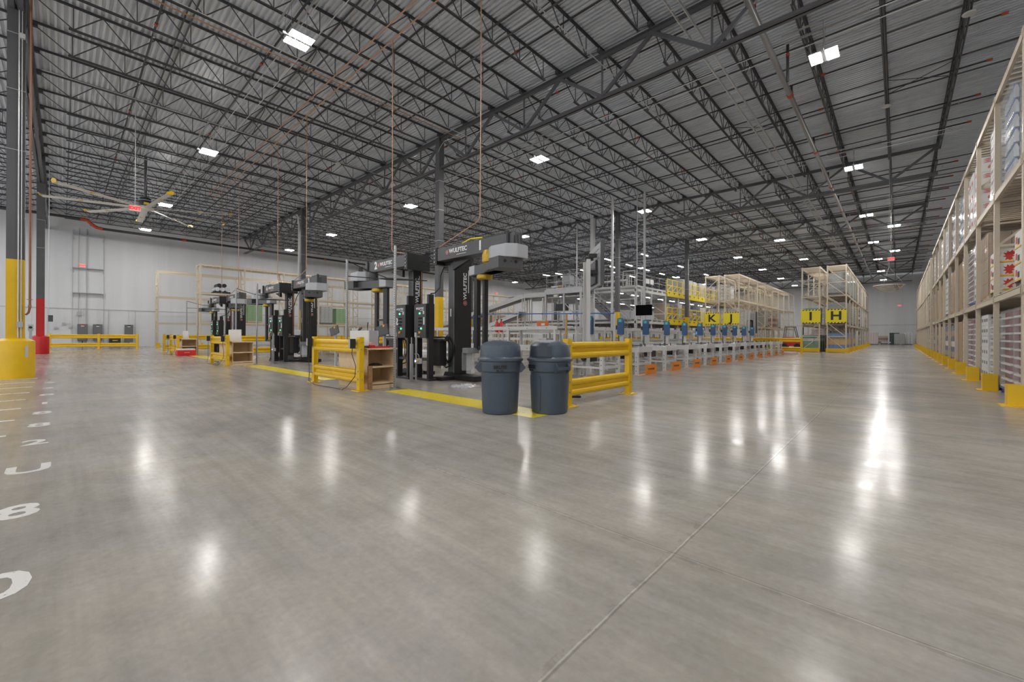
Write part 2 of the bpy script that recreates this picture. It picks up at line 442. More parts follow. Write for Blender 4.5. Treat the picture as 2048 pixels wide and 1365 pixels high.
# ================================================================ high bay lights
LZ = 9.2
hb = thing('high_bay_light', 'x', 'ceiling light', (0, 0, 0))
m = MB(); m.box(-0.045, 0.045, -0.30, 0.30, 0.0, 0.09); m.box(-0.33, 0.33, -0.30, 0.30, 0.012, 0.045); m.box(-0.03, 0.03, -0.42, -0.30, 0.0, 0.06)
part('housing', m, LGREY, hb)
for s in (-1, 1):
    part('led_panel', MB().box(s*0.065, s*0.325, -0.285, 0.285, -0.004, 0.012), LAMPM, hb)
m = MB(); m.tube([(0, -0.2, 0.08), (0, -0.2, 0.93)], 0.006, 5); m.tube([(0, 0.2, 0.08), (0, 0.2, 0.93)], 0.006, 5)
m.tube([(0.02, -0.36, 0.05), (0.05, -0.38, 0.3), (0.02, -0.30, 0.6), (0.0, -0.2, 0.93)], 0.008, 5)
part('suspension_wire', m, GALV, hb)
m = MB(); m.box(-1.0, 1.0, 0.18, 0.221, 0.915, 0.957); m.box(-1.0, 1.0, -0.221, -0.18, 0.915, 0.957)
part('strut_channel', m, GALV, hb, label='galvanised strut the light hangs from')
rows = {4.4: 'nearest row', 14.85: 'second row', 25.65: 'third row', 36.3: 'fourth row', 47.0: 'fifth row', 57.6: 'sixth row', 68.2: 'seventh row', 79.0: 'eighth row', -6.2: 'row behind the camera'}
cols = {-1.6: 'over the aisle', -12.1: 'second from the aisle', -22.5: 'third from the aisle', -33.8: 'fourth from the aisle', -43.0: 'nearest the left wall', 8.5: 'beyond the loaded racks'}
first = True
def lamp(x, y, lab, z=LZ, grp=None):
    global first
    if first:
        hb.location = (x, y, z); hb['label'] = lab; first = False
        if grp: hb['group'] = grp
        return hb
    return dup(hb, (x, y, z), None, lab, grp)
for y, rn in rows.items():
    for x, cn in cols.items():
        if x == 8.5 and not (y in (4.4, -6.2)): continue
        if x == -1.6 and y == 4.4: pass
        lamp(x, y, 'white twin panel high bay light, %s, %s' % (cn, rn))
for x, y, lab in [(-0.27, 41.0, 'white high bay light hung between the fourth and fifth rows over the aisle'), (-0.27, 53.0, 'white high bay light above the hanging dome mirror'),
                  (-7.35, 40.9, 'white high bay light hung in front of the rack top with letter J'), (-7.3, 52.6, 'white high bay light hung beyond the rack top with letter J')]:
    lamp(x, y, lab)
# ================================================================ pallet racking
LV = [2.03, 4.20, 6.30]                       # underside of goods on each level
def frame_mb(depth, h, near=True):
    m = MB()
    for x in (0.0, depth-0.08):
        m.box(x, x+0.08, -0.045, 0.045, 0.0, h)
        m.box(x-0.03, x+0.11, -0.07, 0.07, 0.0, 0.012)
    z = 0.17; up = True
    while z < h-0.3:
        z2 = min(z+0.98, h-0.08)
        m.box(0.08, depth-0.08, -0.02, 0.02, z-0.025, z+0.025)
        m.beam((0.08, 0, z+0.03), (depth-0.08, 0, z2-0.03), 0.045, 0.03, up=(0,1,0))
        z = z2
    m.box(0.08, depth-0.08, -0.02, 0.02, h-0.12, h-0.06)
    return m
def beam_mb(L):
    m = MB(); m.box(0, 0.05, 0.045, L-0.045, -0.135, -0.02); m.box(0, 0.06, 0.045, L-0.045, -0.03, 0.0)
    m.box(-0.012, 0.0, -0.04, 0.06, -0.17, 0.01); m.box(-0.012, 0.0, L-0.06, L+0.04, -0.17, 0.01)
    return m
def deck_mb(depth, L):
    m = MB(); n = 12
    for i in range(n):
        y = 0.12 + (L-0.24)*i/(n-1)
        m.box(0.05, depth-0.05, y-0.042, y+0.042, -0.03, -0.002)
    return m
GUARD = MB(); GUARD.ext([(-0.16, -0.13), (0.06, -0.13), (0.06, -0.115), (-0.145, -0.115), (-0.145, 0.115), (0.06, 0.115), (0.06, 0.13), (-0.16, 0.13)], 'z', 0.012, 0.36)
GUARD.box(-0.24, 0.08, -0.2, 0.2, 0, 0.012)
_cache = {}
def shared(key, fn, name, m):
    if key not in _cache: _cache[key] = fn().mesh(name, m)
    return _cache[key]
def rack(label, x0, depth, sx, y0, n, pitch, levels=LV, guards=True, decks=True, top=None, skip_low=False):
    """sx=+1: rack body extends to +x from its aisle face at x0"""
    t = thing('pallet_rack', label, 'pallet rack', (x0, y0, 0))
    h = (top or levels[-1]) + 0.02
    fm = shared(('f', depth, h), lambda: frame_mb(depth, h), 'upright_frame', BEIGE)
    bmh = shared(('b', pitch), lambda: beam_mb(pitch), 'load_beam', BEIGE)
    dm = shared(('d', depth, pitch), lambda: deck_mb(depth, pitch), 'slat_deck', BEIGE)
    gm = shared('g', lambda: GUARD, 'post_guard', YEL)
    rz = 0 if sx > 0 else PI
    for i in range(n+1):
        y = i*pitch
        link('upright_frame', fm, t, (0, y, 0), (0, 0, rz))
        if guards:
            g = link('post_guard', gm, t, (-0.005*sx, y, 0), (0, 0, rz)); g['label'] = 'yellow post guard bolted to the floor'
        if i < n:
            for z in levels:
                yy = y if sx > 0 else y + pitch
                link('load_beam', bmh, t, (0, yy, z), (0, 0, rz))
                link('load_beam', bmh, t, (sx*depth, y + (pitch if sx > 0 else 0), z), (0, 0, rz+PI))
                if decks: link('slat_deck', dm, t, (0, yy, z), (0, 0, rz))
    return t

# ---------------------------------------------------------------- pallets and their loads
BLUEP = mat('blue_pallet_paint', (0.012, 0.05, 0.24), 0.5, noise=0.1)
PINE = mat('pine_pallet_wood', (0.50, 0.33, 0.16), 0.7, noise=0.15, nscale=12)
BLKP = mat('black_plastic_pallet', (0.02, 0.02, 0.022), 0.5)
FILM = mat('clear_stretch_film', (0.86, 0.88, 0.90), 0.14, alpha=0.20, bump=0.35, nscale=22, spec=0.9)
CANR = mat('red_printed_can', (0.20, 0.018, 0.028), 0.3, 0.1)
CANG = mat('grey_printed_can', (0.22, 0.21, 0.22), 0.3, 0.2)
SHEET = mat('white_tray_card', (0.62, 0.60, 0.57), 0.7)
BOTT = mat('clear_water_bottle', (0.62, 0.66, 0.70), 0.12, 0.35, spec=0.9)
CAPB = mat('blue_bottle_cap', (0.03, 0.10, 0.42), 0.4)
CARTW = mat('white_carton', (0.70, 0.69, 0.67), 0.6, noise=0.06, nscale=6)
CARTK = mat('brown_carton', (0.36, 0.235, 0.13), 0.75, noise=0.10, nscale=6)
REDI = mat('red_ink', (0.60, 0.045, 0.03), 0.6)
BLKI = mat('black_ink', (0.02, 0.02, 0.02), 0.6)
YELB = mat('yellow_band', (0.82, 0.48, 0.01), 0.55)
TEAL = mat('teal_crate_plastic', (0.06, 0.27, 0.25), 0.45, noise=0.2, nscale=14)
SKYB = mat('sky_blue_crate', (0.04, 0.22, 0.62), 0.45, noise=0.15, nscale=14)
GOLD = mat('amber_yellow_crate', (0.70, 0.40, 0.03), 0.45, noise=0.15, nscale=14)
NAVY = mat('navy_carton', (0.02, 0.025, 0.12), 0.5, noise=0.1)
MAROON = mat('maroon_carton', (0.13, 0.01, 0.018), 0.5)
GREENC = mat('leaf_green_bag', (0.10, 0.26, 0.03), 0.55, noise=0.4, nscale=18)
DGOODS = mat('grey_speckled_goods', (0.28, 0.28, 0.27), 0.5, noise=0.6, nscale=26)
PX_, PY_ = 1.10, 1.02
def pallet_mb():
    m = MB()
    for i in range(7):
        y = -PY_/2 + 0.05 + i*(PY_-0.10)/6
        m.box(-PX_/2, PX_/2, y-0.048, y+0.048, 0.122, 0.14)
    for x in (-PX_/2+0.02, -0.02, PX_/2-0.06): m.box(x, x+0.04, -PY_/2, PY_/2, 0.018, 0.122)
    for i in range(3):
        y = -PY_/2 + 0.05 + i*(PY_-0.10)/2
        m.box(-PX_/2, PX_/2, y-0.048, y+0.048, 0.0, 0.018)
    return m
def base(label, pm):
    t = thing('loaded_pallet', label, 'pallet load', (0, 0, 0))
    part('pallet', pallet_mb(), pm, t)
    return t
def cyl_layer(r, h, z, n=8, rows=1):
    m = MB(); nx = int(PX_*0.98/(2*r)); ny = int(PY_*0.98/(2*r))
    for i in range(nx):
        for j in range(ny):
            if min(i, nx-1-i) >= rows and min(j, ny-1-j) >= rows: continue
            x = (i-(nx-1)/2)*2*r; y = (j-(ny-1)/2)*2*r
            m.lathe([(r*0.80, z), (r*0.97, z+h*0.08), (r*0.97, z+h*0.92), (r*0.80, z+h)], n, (x, y, 0))
    return m
def film(t, z0, z1, g=0.015):
    m = MB(); a, b_ = PX_/2+g, PY_/2+g
    c = 0.05
    m.ext([(-a+c, -b_), (a-c, -b_), (a, -b_+c), (a, b_-c), (a-c, b_), (-a+c, b_), (-a, b_-c), (-a, -b_+c)], 'z', z0, z1)
    part('stretch_film', m, FILM, t, label='clear shrink wrap film')
def sheet(t, z=0.75):
    part('shipping_label', MB().box(-0.13, 0.30, -PY_/2-0.022, -PY_/2-0.018, z, z+0.30), SHEET, t, label='white paper shipping label')
    m = MB()
    random.seed(3)
    for zz in (z+0.03, z+0.14):
        x = -0.06
        while x < 0.24:
            w_ = random.choice((0.008, 0.014, 0.02)); m.box(x, x+w_, -PY_/2-0.0235, -PY_/2-0.022, zz, zz+0.06); x += w_ + random.choice((0.008, 0.012))
    lab = [c for c in t.children if c.name.startswith('shipping_label')][0]
    part('barcode', m, BLKI, lab)
def cans(label, m_, pm, layers, r=0.042, h=0.115):
    t = base(label, pm); z = 0.14
    me = cyl_layer(r, h, 0).mesh('can_layer', m_)
    core = MB().box(-PX_/2+2*r+.01, PX_/2-2*r-.01, -PY_/2+2*r+.01, PY_/2-2*r-.01, 0.142, 0.14+layers*(h+0.038))
    part('can_core', core, m_, t)
    for k in range(layers):
        link('can_layer', me, t, (0, 0, z+0.03))
        part('tray', MB().box(-PX_/2, PX_/2, -PY_/2, PY_/2, z, z+0.032), SHEET, t, label='white card tray')
        z += h+0.038
    film(t, 0.10, z+0.02); sheet(t, z*0.48)
    return t
def bottles(label, pm, layers):
    t = base(label, pm); z = 0.14; r = 0.048
    body = MB(); cap = MB()
    nx = int(PX_*0.98/(2*r)); ny = int(PY_*0.98/(2*r))
    for i in range(nx):
        for j in range(ny):
            if min(i, nx-1-i) >= 1 and min(j, ny-1-j) >= 1: continue
            x = (i-(nx-1)/2)*2*r; y = (j-(ny-1)/2)*2*r
            body.lathe([(r*0.9, 0), (r*0.97, 0.02), (r*0.86, 0.10), (r*0.97, 0.16), (r*0.35, 0.25)], 7, (x, y, 0))
            cap.lathe([(r*0.42, 0.25), (r*0.42, 0.28)], 6, (x, y, 0))
    bme = body.mesh('bottle_layer', BOTT, True); cme = cap.mesh('bottle_caps', CAPB)
    part('bottle_core', MB().box(-PX_/2+.12, PX_/2-.12, -PY_/2+.12, PY_/2-.12, 0.142, 0.14+layers*0.285), BOTT, t)
    for k in range(layers):
        l = link('bottle_layer', bme, t, (0, 0, z)); link('bottle_caps', cme, l)['label'] = 'blue caps'
        z += 0.285
    film(t, 0.02, z+0.01)
    return t
def cartons(label, pm, m_, nx, ny, nz, h, mark=None, band=None, wrap=True, drop=(), seedv=1):
    t = base(label, pm); dx, dy = PX_/nx, PY_/ny; rnd = random.Random(seedv)
    cm = MB().box(-dx/2+.004, dx/2-.004, -dy/2+.004, dy/2-.004, 0.002, h-0.003).mesh('carton', m_ if not isinstance(m_, list) else m_[0], bevel=0.006)
    cms = [cm]
    if isinstance(m_, list):
        cms = [MB().box(-dx/2+.004, dx/2-.004, -dy/2+.004, dy/2-.004, 0.002, h-0.003).mesh('carton', q, bevel=0.006) for q in m_]
    mk = mark(dx, dy, h) if mark else None
    bd = None
    if band:
        bd = MB().box(-dx/2+.001, dx/2-.001, -dy/2+.001, dy/2-.001, 0.004, 0.035).mesh('bottom_band', band)
    for k in range(nz):
        for i in range(nx):
            for j in range(ny):
                if 0 < i < nx-1 and 0 < j < ny-1 and k < nz-1: continue
                if (i, j, k) in drop: continue
                c = link('carton', cms[k % len(cms)], t, ((i-(nx-1)/2)*dx, (j-(ny-1)/2)*dy, 0.14+k*h))
                if bd and (j == 0 or i == 0): link('bottom_band', bd, c)['label'] = 'yellow band'
                if mk and (j == 0 or i == 0):
                    for q in mk: link(q.name.split('.')[0], q, c)
    if wrap: film(t, 0.05, 0.14+nz*h+0.01)
    return t
def mark_lines(col):
    def f(dx, dy, h):
        m = MB(); y = -dy/2+0.001
        m.box(-dx*0.35, dx*0.1, y, y+0.002, h*0.62, h*0.78); m.box(-dx*0.35, dx*0.3, y, y+0.002, h*0.30, h*0.38); m.box(-dx*0.35, -dx*0.05, y, y+0.002, h*0.16, h*0.23)
        x = -dx/2+0.001
        m.box(x, x+0.002, -dy*0.3, dy*0.3, h*0.35, h*0.65)
        return [m.mesh('printed_mark', col)]
    return f
def mark_blaze(dx, dy, h):
    """red splash and black arched lettering blocks on the carton face"""
    y = -dy/2+0.001; r = MB(); rnd = random.Random(5)
    cx = -dx*0.22
    pts = [(-.10,.15),(-.02,.22),(.03,.14),(.12,.20),(.09,.36),(.17,.44),(.11,.50),(.20,.62),(.24,.80),(.14,.72),(.10,.86),(.03,.72),(-.03,.84),(-.06,.66),(-.15,.70),(-.08,.52),(-.16,.42),(-.06,.36)]
    r.prism([(cx+p[0]*dx*0.95, p[1]*h) for p in pts], ((0, y, 0), (1,0,0), (0,0,1)), ((0, y+0.0015, 0), (1,0,0), (0,0,1)))
    k = MB(); n = 7
    for i in range(n):
        a = math.radians(150 - i*120/(n-1)); R = dx*0.20
        ox, oz = dx*0.23 + R*math.cos(a), h*0.28 + R*0.85*math.sin(a)
        tx, tz = math.sin(a), -math.cos(a)
        k.prism([(-.5,-.5),(.5,-.5),(.5,.5),(.15,.5),(.15,-.1),(-.15,-.1),(-.15,.5),(-.5,.5)], ((ox, y, oz), (tx*dx*0.052, 0, tz*dx*0.052), (-tz*h*0.16, 0, tx*h*0.16)), ((ox, y+0.0015, oz), (tx*dx*0.052, 0, tz*dx*0.052), (-tz*h*0.16, 0, tx*h*0.16)))
    k.box(dx*0.08, dx*0.38, y, y+0.0015, h*0.22, h*0.30)
    xx = -dx/2+0.001
    k.box(xx, xx+0.0015, -dy*0.35, -dy*0.05, h*0.2, h*0.55); r.box(xx, xx+0.0015, 0.02, dy*0.3, h*0.3, h*0.7)
    return [r.mesh('red_print', REDI), k.mesh('black_print', BLKI)]
def mark_swirl(dx, dy, h):
    y = -dy/2+0.001; r = MB()
    for i in range(3):
        z = h*(0.62+0.1*i)
        r.prism([(-dx*0.42, z), (-dx*0.28, z+h*0.07), (dx*0.40, z+h*0.05), (dx*0.25, z-0.01)], ((0,y,0),(1,0,0),(0,0,1)), ((0,y+.0015,0),(1,0,0),(0,0,1)))
    pts = []
    for i in range(13):
        a = PI*1.25*i/12 - 0.4; pts.append((dx*0.05+dx*0.30*math.cos(a), h*0.30+h*0.24*math.sin(a)))
    for i in range(12, -1, -1):
        a = PI*1.25*i/12 - 0.4; pts.append((dx*0.05+dx*0.17*math.cos(a), h*0.30+h*0.13*math.sin(a)))
    r.prism(pts, ((0,y,0),(1,0,0),(0,0,1)), ((0,y+.0015,0),(1,0,0),(0,0,1)))
    x = -dx/2+0.001; r.box(x, x+.0015, -dy*.3, dy*.3, h*.2, h*.5)
    return [r.mesh('red_print', REDI)]

PROTO = {}
def proto(k, fn, txt): PROTO[k] = (fn(txt), txt)
proto('redcan', lambda s: cans(s, CANR, BLUEP, 10), 'wrapped pallet of dark red cans')
proto('greycan', lambda s: cans(s, CANG, BLUEP, 9), 'wrapped pallet of grey cans')
proto('bottle', lambda s: bottles(s, BLUEP, 6), 'wrapped pallet of blue capped clear bottles')
proto('white', lambda s: cartons(s, BLUEP, CARTW, 3, 3, 6, 0.26, mark_lines(DGREY)), 'wrapped pallet of white cartons')
proto('redwhite', lambda s: cartons(s, BLUEP, CARTW, 2, 2, 4, 0.40, mark_swirl), 'wrapped large white cartons with red print')
proto('redwrap', lambda s: cartons(s, BLUEP, CARTW, 4, 4, 8, 0.20, mark_lines(REDI)), 'wrapped small white cartons with red lines')
proto('kraft', lambda s: cartons(s, PINE, CARTK, 3, 3, 5, 0.30), 'wrapped brown cartons on pine pallet')
proto('tallkraft', lambda s: cartons(s, PINE, CARTK, 1, 2, 1, 1.55, None, None, False), 'tall brown cartons standing on pallet')
proto('navy', lambda s: cartons(s, BLUEP, [NAVY, CARTK, NAVY, SHEET], 3, 3, 7, 0.21), 'wrapped pallet of navy and tan cartons')
proto('teal', lambda s: cartons(s, PINE, [TEAL, GREENC, TEAL, SHEET], 3, 3, 5, 0.22), 'wrapped pallet of teal crates')
proto('blueyellow', lambda s: cartons(s, PINE, [SKYB, SKYB, GOLD, GOLD, DGOODS], 3, 3, 6, 0.21), 'wrapped pallet of sky blue and yellow crates')
proto('maroon', lambda s: cartons(s, PINE, [MAROON, CARTK], 2, 3, 4, 0.28), 'pallet of maroon and brown cartons')
proto('speckle', lambda s: cartons(s, BLKP, DGOODS, 3, 3, 6, 0.24), 'wrapped pallet of grey speckled packs')
proto('green', lambda s: cartons(s, PINE, GREENC, 2, 3, 6, 0.22), 'pallet of leafy green bags')
proto('blaze', lambda s: cartons(s, BLKP, CARTW, 2, 2, 4, 0.30, mark_blaze, YELB, False, drop=((0, 0, 3), (0, 1, 3))), 'white cartons with red splash on black pallet')
USED = {}
def put(kind, x, y, z, where, rz=0):
    r, txt = PROTO[kind]
    lab = txt + ', ' + where
    if z > 0: z += 0.006
    if kind not in USED:
        USED[kind] = 1; r.location = (x, y, z); r['label'] = lab; r.rotation_euler = (0, 0, rz); return r
    return dup(r, (x, y, z), rz, lab)
ORD = ['first', 'second', 'third', 'fourth', 'fifth', 'sixth', 'seventh', 'eighth', 'ninth', 'tenth', 'eleventh', 'twelfth', 'thirteenth']
LVN = ['floor', 'middle', 'top']

# ---------------------------------------------------------------- rack on the right of the aisle
P = 2.80
rack('long beige pallet rack on the right of the aisle nearest the camera', 1.5, 1.15, 1, 8.05, 10, P)
rack('beige pallet rack on the right of the aisle further on', 1.5, 1.15, 1, 38.6, 10, P)
XC = 1.5 + 0.63
fill = {  # (bay, half): kinds per level
 (1,0): ('redcan', 'blaze', None), (1,1): ('redcan', None, 'bottle'),
 (2,0): ('greycan', 'blaze', 'white'), (2,1): ('white', 'kraft', None),
 (3,0): ('greycan', 'white', 'redwhite'), (3,1): ('redcan', 'redcan', 'redwhite'),
 (4,0): ('redwrap', 'redwrap', 'bottle'), (4,1): ('tallkraft', 'tallkraft', 'bottle'),
 (5,0): ('white', 'white', 'bottle'), (5,1): ('navy', 'tallkraft', 'bottle'),
 (6,0): ('navy', 'bottle', 'tallkraft'), (6,1): ('navy', 'white', 'bottle'),
 (7,0): ('navy', 'bottle', 'bottle'), (7,1): ('kraft', 'tallkraft', 'white'),
 (8,0): ('navy', 'white', 'bottle'), (8,1): ('maroon', 'tallkraft', 'speckle'),
 (9,0): ('kraft', 'white', 'bottle'), (9,1): ('navy', 'kraft', 'white')}
for (b_, hf), ks in fill.items():
    for lv, k in enumerate(ks):
        if not k: continue
        y = 8.05 + b_*P + (0.72 if hf == 0 else 2.06); z = 0 if lv == 0 else LV[lv-1]
        put(k, XC, y, z, 'near right rack, %s, %s bay %s half' % (LVN[lv], ORD[b_], ('near', 'far')[hf]))
kk = ['bottle', 'white', 'navy', 'kraft', 'speckle', 'redwrap', 'maroon', 'greycan']
rnd = random.Random(11)
for b_ in range(10):
    for hf in (0, 1):
        for lv in range(3):
            if rnd.random() < 0.18: continue
            k = rnd.choice(['bottle', 'white', 'speckle'] if lv == 2 else kk)
            y = 38.6 + b_*P + (0.72 if hf == 0 else 2.06); z = 0 if lv == 0 else LV[lv-1]
            put(k, XC, y, z, 'far right rack, %s, %s bay %s half' % (LVN[lv], ORD[b_], ('near', 'far')[hf]))
# ---------------------------------------------------------------- lettered racks
rack('loaded beige pallet rack under the sign with letter H', -2.70, 1.15, -1, 37.9, 10, 2.95, guards=True)
rack('beige pallet rack under the sign with letter I', -5.38, 1.15, 1, 37.9, 10, 2.95, guards=False)
rack('tall empty beige pallet rack under the sign with letter J', -9.62, 1.15, -1, 37.9, 8, 3.05, guards=False)
rack('empty beige pallet rack under the sign with letter K', -12.30, 1.15, 1, 37.9, 8, 3.05, guards=False)
for b_ in range(10):
    for hf in (0, 1):
        for lv in range(3):
            k = 'speckle' if lv == 2 else rnd.choice(kk)
            if (b_, lv) == (0, 0): k = 'blueyellow'
            if (b_, lv) == (0, 1): k = 'speckle'
            if lv == 0 and b_ in (1, 2): k = rnd.choice(['maroon', 'blueyellow', 'kraft'])
            if rnd.random() < 0.12 and b_ > 0: continue
            y = 37.9 + b_*2.95 + (0.74 if hf == 0 else 2.14); z = 0 if lv == 0 else LV[lv-1]
            put(k, -2.70-0.58, y, z, 'rack H, %s, %s bay %s half' % (LVN[lv], ORD[b_], ('near', 'far')[hf]))
for b_, hf, lv, k in [(0,0,0,'teal'), (0,1,0,'teal'), (1,0,0,'maroon'), (0,0,1,'teal'), (2,0,0,'kraft'), (1,1,0,'redwrap'), (3,1,0,'navy'), (2,1,1,'white')]:
    y = 37.9 + b_*2.95 + (0.74 if hf == 0 else 2.14); z = 0 if lv == 0 else LV[lv-1]
    put(k, -5.38+0.58, y, z, 'rack I, %s, %s bay %s half' % (LVN[lv], ORD[b_], ('near', 'far')[hf]))
for b_, hf, lv, k in [(1,0,2,'white'), (3,0,1,'speckle'), (4,1,1,'maroon'), (5,0,1,'speckle')]:
    y = 37.9 + b_*3.05 + (0.74 if hf == 0 else 2.14); z = 0 if lv == 0 else LV[lv-1]
    put(k, -12.30+0.58 if lv == 2 else -9.62-0.58, y, z, 'rack %s, %s, %s bay %s half' % ('K' if lv == 2 else 'J', LVN[lv], ORD[b_], ('near', 'far')[hf]))
# yellow bottom rails across the ends of H and I
for x0, x1, L in ((-3.85, -2.55, 'H'), (-5.50, -4.20, 'I')):
    m = MB(); m.box(x0, x1, 37.45, 37.55, 0.03, 0.30); m.box(x0, x0+0.1, 37.47, 37.60, 0, 0.30); m.box(x1-0.1, x1, 37.47, 37.60, 0, 0.30)
    solo('rack_end_rail', m, YEL, 'low yellow guard rail across the foot of rack ' + L, 'guard rail')
# letter signs
SIGNY = mat('sign_yellow', (0.80, 0.66, 0.012), 0.5)
for L, xc in (('H', -3.30), ('I', -4.80), ('J', -10.22), ('K', -11.74)):
    t = thing('aisle_sign', 'yellow sign with black letter %s and striped edges on the end of its rack' % L, 'sign', (xc, 37.834, 0))
    z0, z1 = 2.12, 3.13; w2 = 0.60
    part('board', MB().box(-w2, w2, 0, 0.02, z0, z1), SIGNY, t)
    lettering('letter', L, 0.86, BLACKT, t, (0, -0.003, (z0+z1)/2), (1,0,0), bold=0.022, sx=1.12)
    for zz in (z0+0.0, z1-0.07):
        m = MB()
        for i in range(6):
            x = -w2 + 0.08 + i*0.195
            m.prism([(x, zz), (x+0.09, zz), (x+0.14, zz+0.07), (x+0.05, zz+0.07)], ((0,-0.003,0),(1,0,0),(0,0,1)), ((0,0.0,0),(1,0,0),(0,0,1)))
        part('hazard_stripe', m, BLACKT, t, label='black hazard stripes')
# ---------------------------------------------------------------- racks along the left wall
rack('front beige pallet rack run nearest the wrapping machines along the left wall', -37.7, 1.15, -1, 6.9, 13, 2.85, guards=True)
rack('rear beige pallet rack run by the left wall, mostly empty', -44.2, 1.15, -1, 5.3, 15, 2.85, guards=True, decks=False)
lw = [(1,0,1,'green'), (3,1,1,'green'), (3,0,1,'speckle'), (4,0,0,'white'), (6,0,1,'white'), (7,0,1,'redwrap'), (7,1,1,'white'), (9,0,1,'green'), (9,1,0,'kraft'), (10,0,1,'kraft'), (10,1,1,'kraft'), (11,0,0,'kraft'), (11,0,1,'kraft'), (12,0,1,'kraft'), (12,1,1,'kraft'), (12,0,0,'kraft')]
for b_, hf, lv, k in lw:
    y = 6.9 + b_*2.85 + (0.74 if hf == 0 else 2.1); z = 0 if lv == 0 else LV[lv-1]
    put(k, -37.7-0.58, y, z, 'front left rack, %s, %s bay %s half' % (LVN[lv], ORD[b_], ('near', 'far')[hf]))
t = thing('wrapped_roll_stack', 'dark wrapped rolls on the upper level at the near end of the front left rack', 'goods', (-38.3, 8.3, LV[1]+0.006))
part('pallet', pallet_mb(), BLKP, t)
m = MB()
for i in range(3): m.tube([(-0.5, -0.32+i*0.32, 0.31), (0.5, -0.32+i*0.32, 0.31)], 0.16, 12)
part('roll', m, BOTT, t); m = MB()
for i in range(2): m.tube([(-0.5, -0.2+i*0.32, 0.60), (0.5, -0.2+i*0.32, 0.60)], 0.15, 12)
part('roll', m, BLACKM, t)
# ================================================================ grey bins
def bin_(label, x, y, rz):
    t = thing('trash_bin', label, 'trash bin', (x, y, 0), rz); t.scale = (1.09, 1.09, 1.0)
    m = MB(); m.lathe([(0.225, 0), (0.240, 0.012), (0.246, 0.10), (0.268, 0.72), (0.290, 0.735), (0.290, 0.765), (0.26, 0.77)], 56)
    # raised side panels
    part('body', m, BIN, t, smooth=35)
    m = MB()
    for a0 in (90, -90):
        poly = []
        for (u, z) in ((-26, 0.06), (26, 0.06), (29, 0.50), (24, 0.56), (-24, 0.56), (-29, 0.50)): poly.append((u, z))
        n = 8; vs = []; fs = []
        rows_ = [(0.05, 25), (0.50, 29), (0.56, 25)]
        for off in (0.001, 0.007):
            for z, hw in rows_:
                r = 0.243 + (z/0.72)*0.026 + off
                for k in range(n+1):
                    a = math.radians(a0 - hw + 2*hw*k/n); vs.append((r*math.cos(a), r*math.sin(a), z))
        R_ = (n+1)*3
        for i in range(2):
            for k in range(n):
                q = R_ + i*(n+1)+k; fs.append((q, q+1, q+n+2, q+n+1))
        for k in range(n):
            fs.append((k, k+1, R_+k+1, R_+k)); q = 2*(n+1)+k; fs.append((q, q+1, R_+q+1, R_+q))
        for i in range(2):
            q = i*(n+1); fs.append((q, q+n+1, R_+q+n+1, R_+q)); q += n; fs.append((q, q+n+1, R_+q+n+1, R_+q))
        m.add(vs, fs)
    part('side_panel', m, BIN, t, smooth=30)
    m = MB(); m.lathe([(0.262, 0.60), (0.285, 0.625), (0.289, 0.735), (0.262, 0.735)], 56, cap=False)
    part('collar', m, BIN, t, smooth=35)
    for a in (0, PI):                                # two moulded handles
        m = MB(); c, s_ = math.cos(a), math.sin(a)
        for w_ in (-0.095, 0.095):
            m.prism([(0.26, 0.60), (0.285, 0.60), (0.328, 0.65), (0.328, 0.70), (0.30, 0.735), (0.26, 0.74)],
                    ((-s_*(w_-0.012), c*(w_-0.012), 0), (c, s_, 0), (0,0,1)), ((-s_*(w_+0.012), c*(w_+0.012), 0), (c, s_, 0), (0,0,1)))
        m.beam((c*0.322 + s_*0.107, s_*0.322 - c*0.107, 0.672), (c*0.322 - s_*0.107, s_*0.322 + c*0.107, 0.672), 0.03, 0.045)
        part('handle', m, BIN, t, bevel=0.004)
    m = MB(); m.lathe([(0.300, 0.765), (0.312, 0.775), (0.312, 0.800), (0.292, 0.812), (0.280, 0.83), (0.272, 0.985), (0.262, 1.005), (0.20, 1.045), (0.10, 1.066), (0.0, 1.07)], 56)
    lid = part('dome_lid', m, BIN, t, smooth=28)
    # swing flap set into the dome (local -y side... faces +x+y by rz)
    m = MB(); n = 10; vs = []; fs = []
    for off in (0.0, 0.014):
        for z, hw, r in ((0.835, 33, 0.282), (0.985, 31, 0.276), (1.03, 27, 0.235)):
            for k in range(n+1):
                a = math.radians(-90 - hw + 2*hw*k/n); vs.append(((r+off)*math.cos(a), (r+off)*math.sin(a), z + off*0.4))
    R_ = 3*(n+1)
    for i in range(2):
        for k in range(n):
            q = R_+i*(n+1)+k; fs.append((q, q+1, q+n+2, q+n+1))
    for k in range(n):
        fs.append((k, k+1, R_+k+1, R_+k)); q = 2*(n+1)+k; fs.append((q, q+1, R_+q+1, R_+q))
    for i in range(2):
        q = i*(n+1); fs.append((q, q+n+1, R_+q+n+1, R_+q)); q += n; fs.append((q, q+n+1, R_+q+n+1, R_+q))
    m.add(vs, fs)
    f = part('swing_flap', m, mat('dark_slate_plastic', (0.026, 0.035, 0.050), 0.4), t, smooth=30, label='darker swing flap')
    return t, f
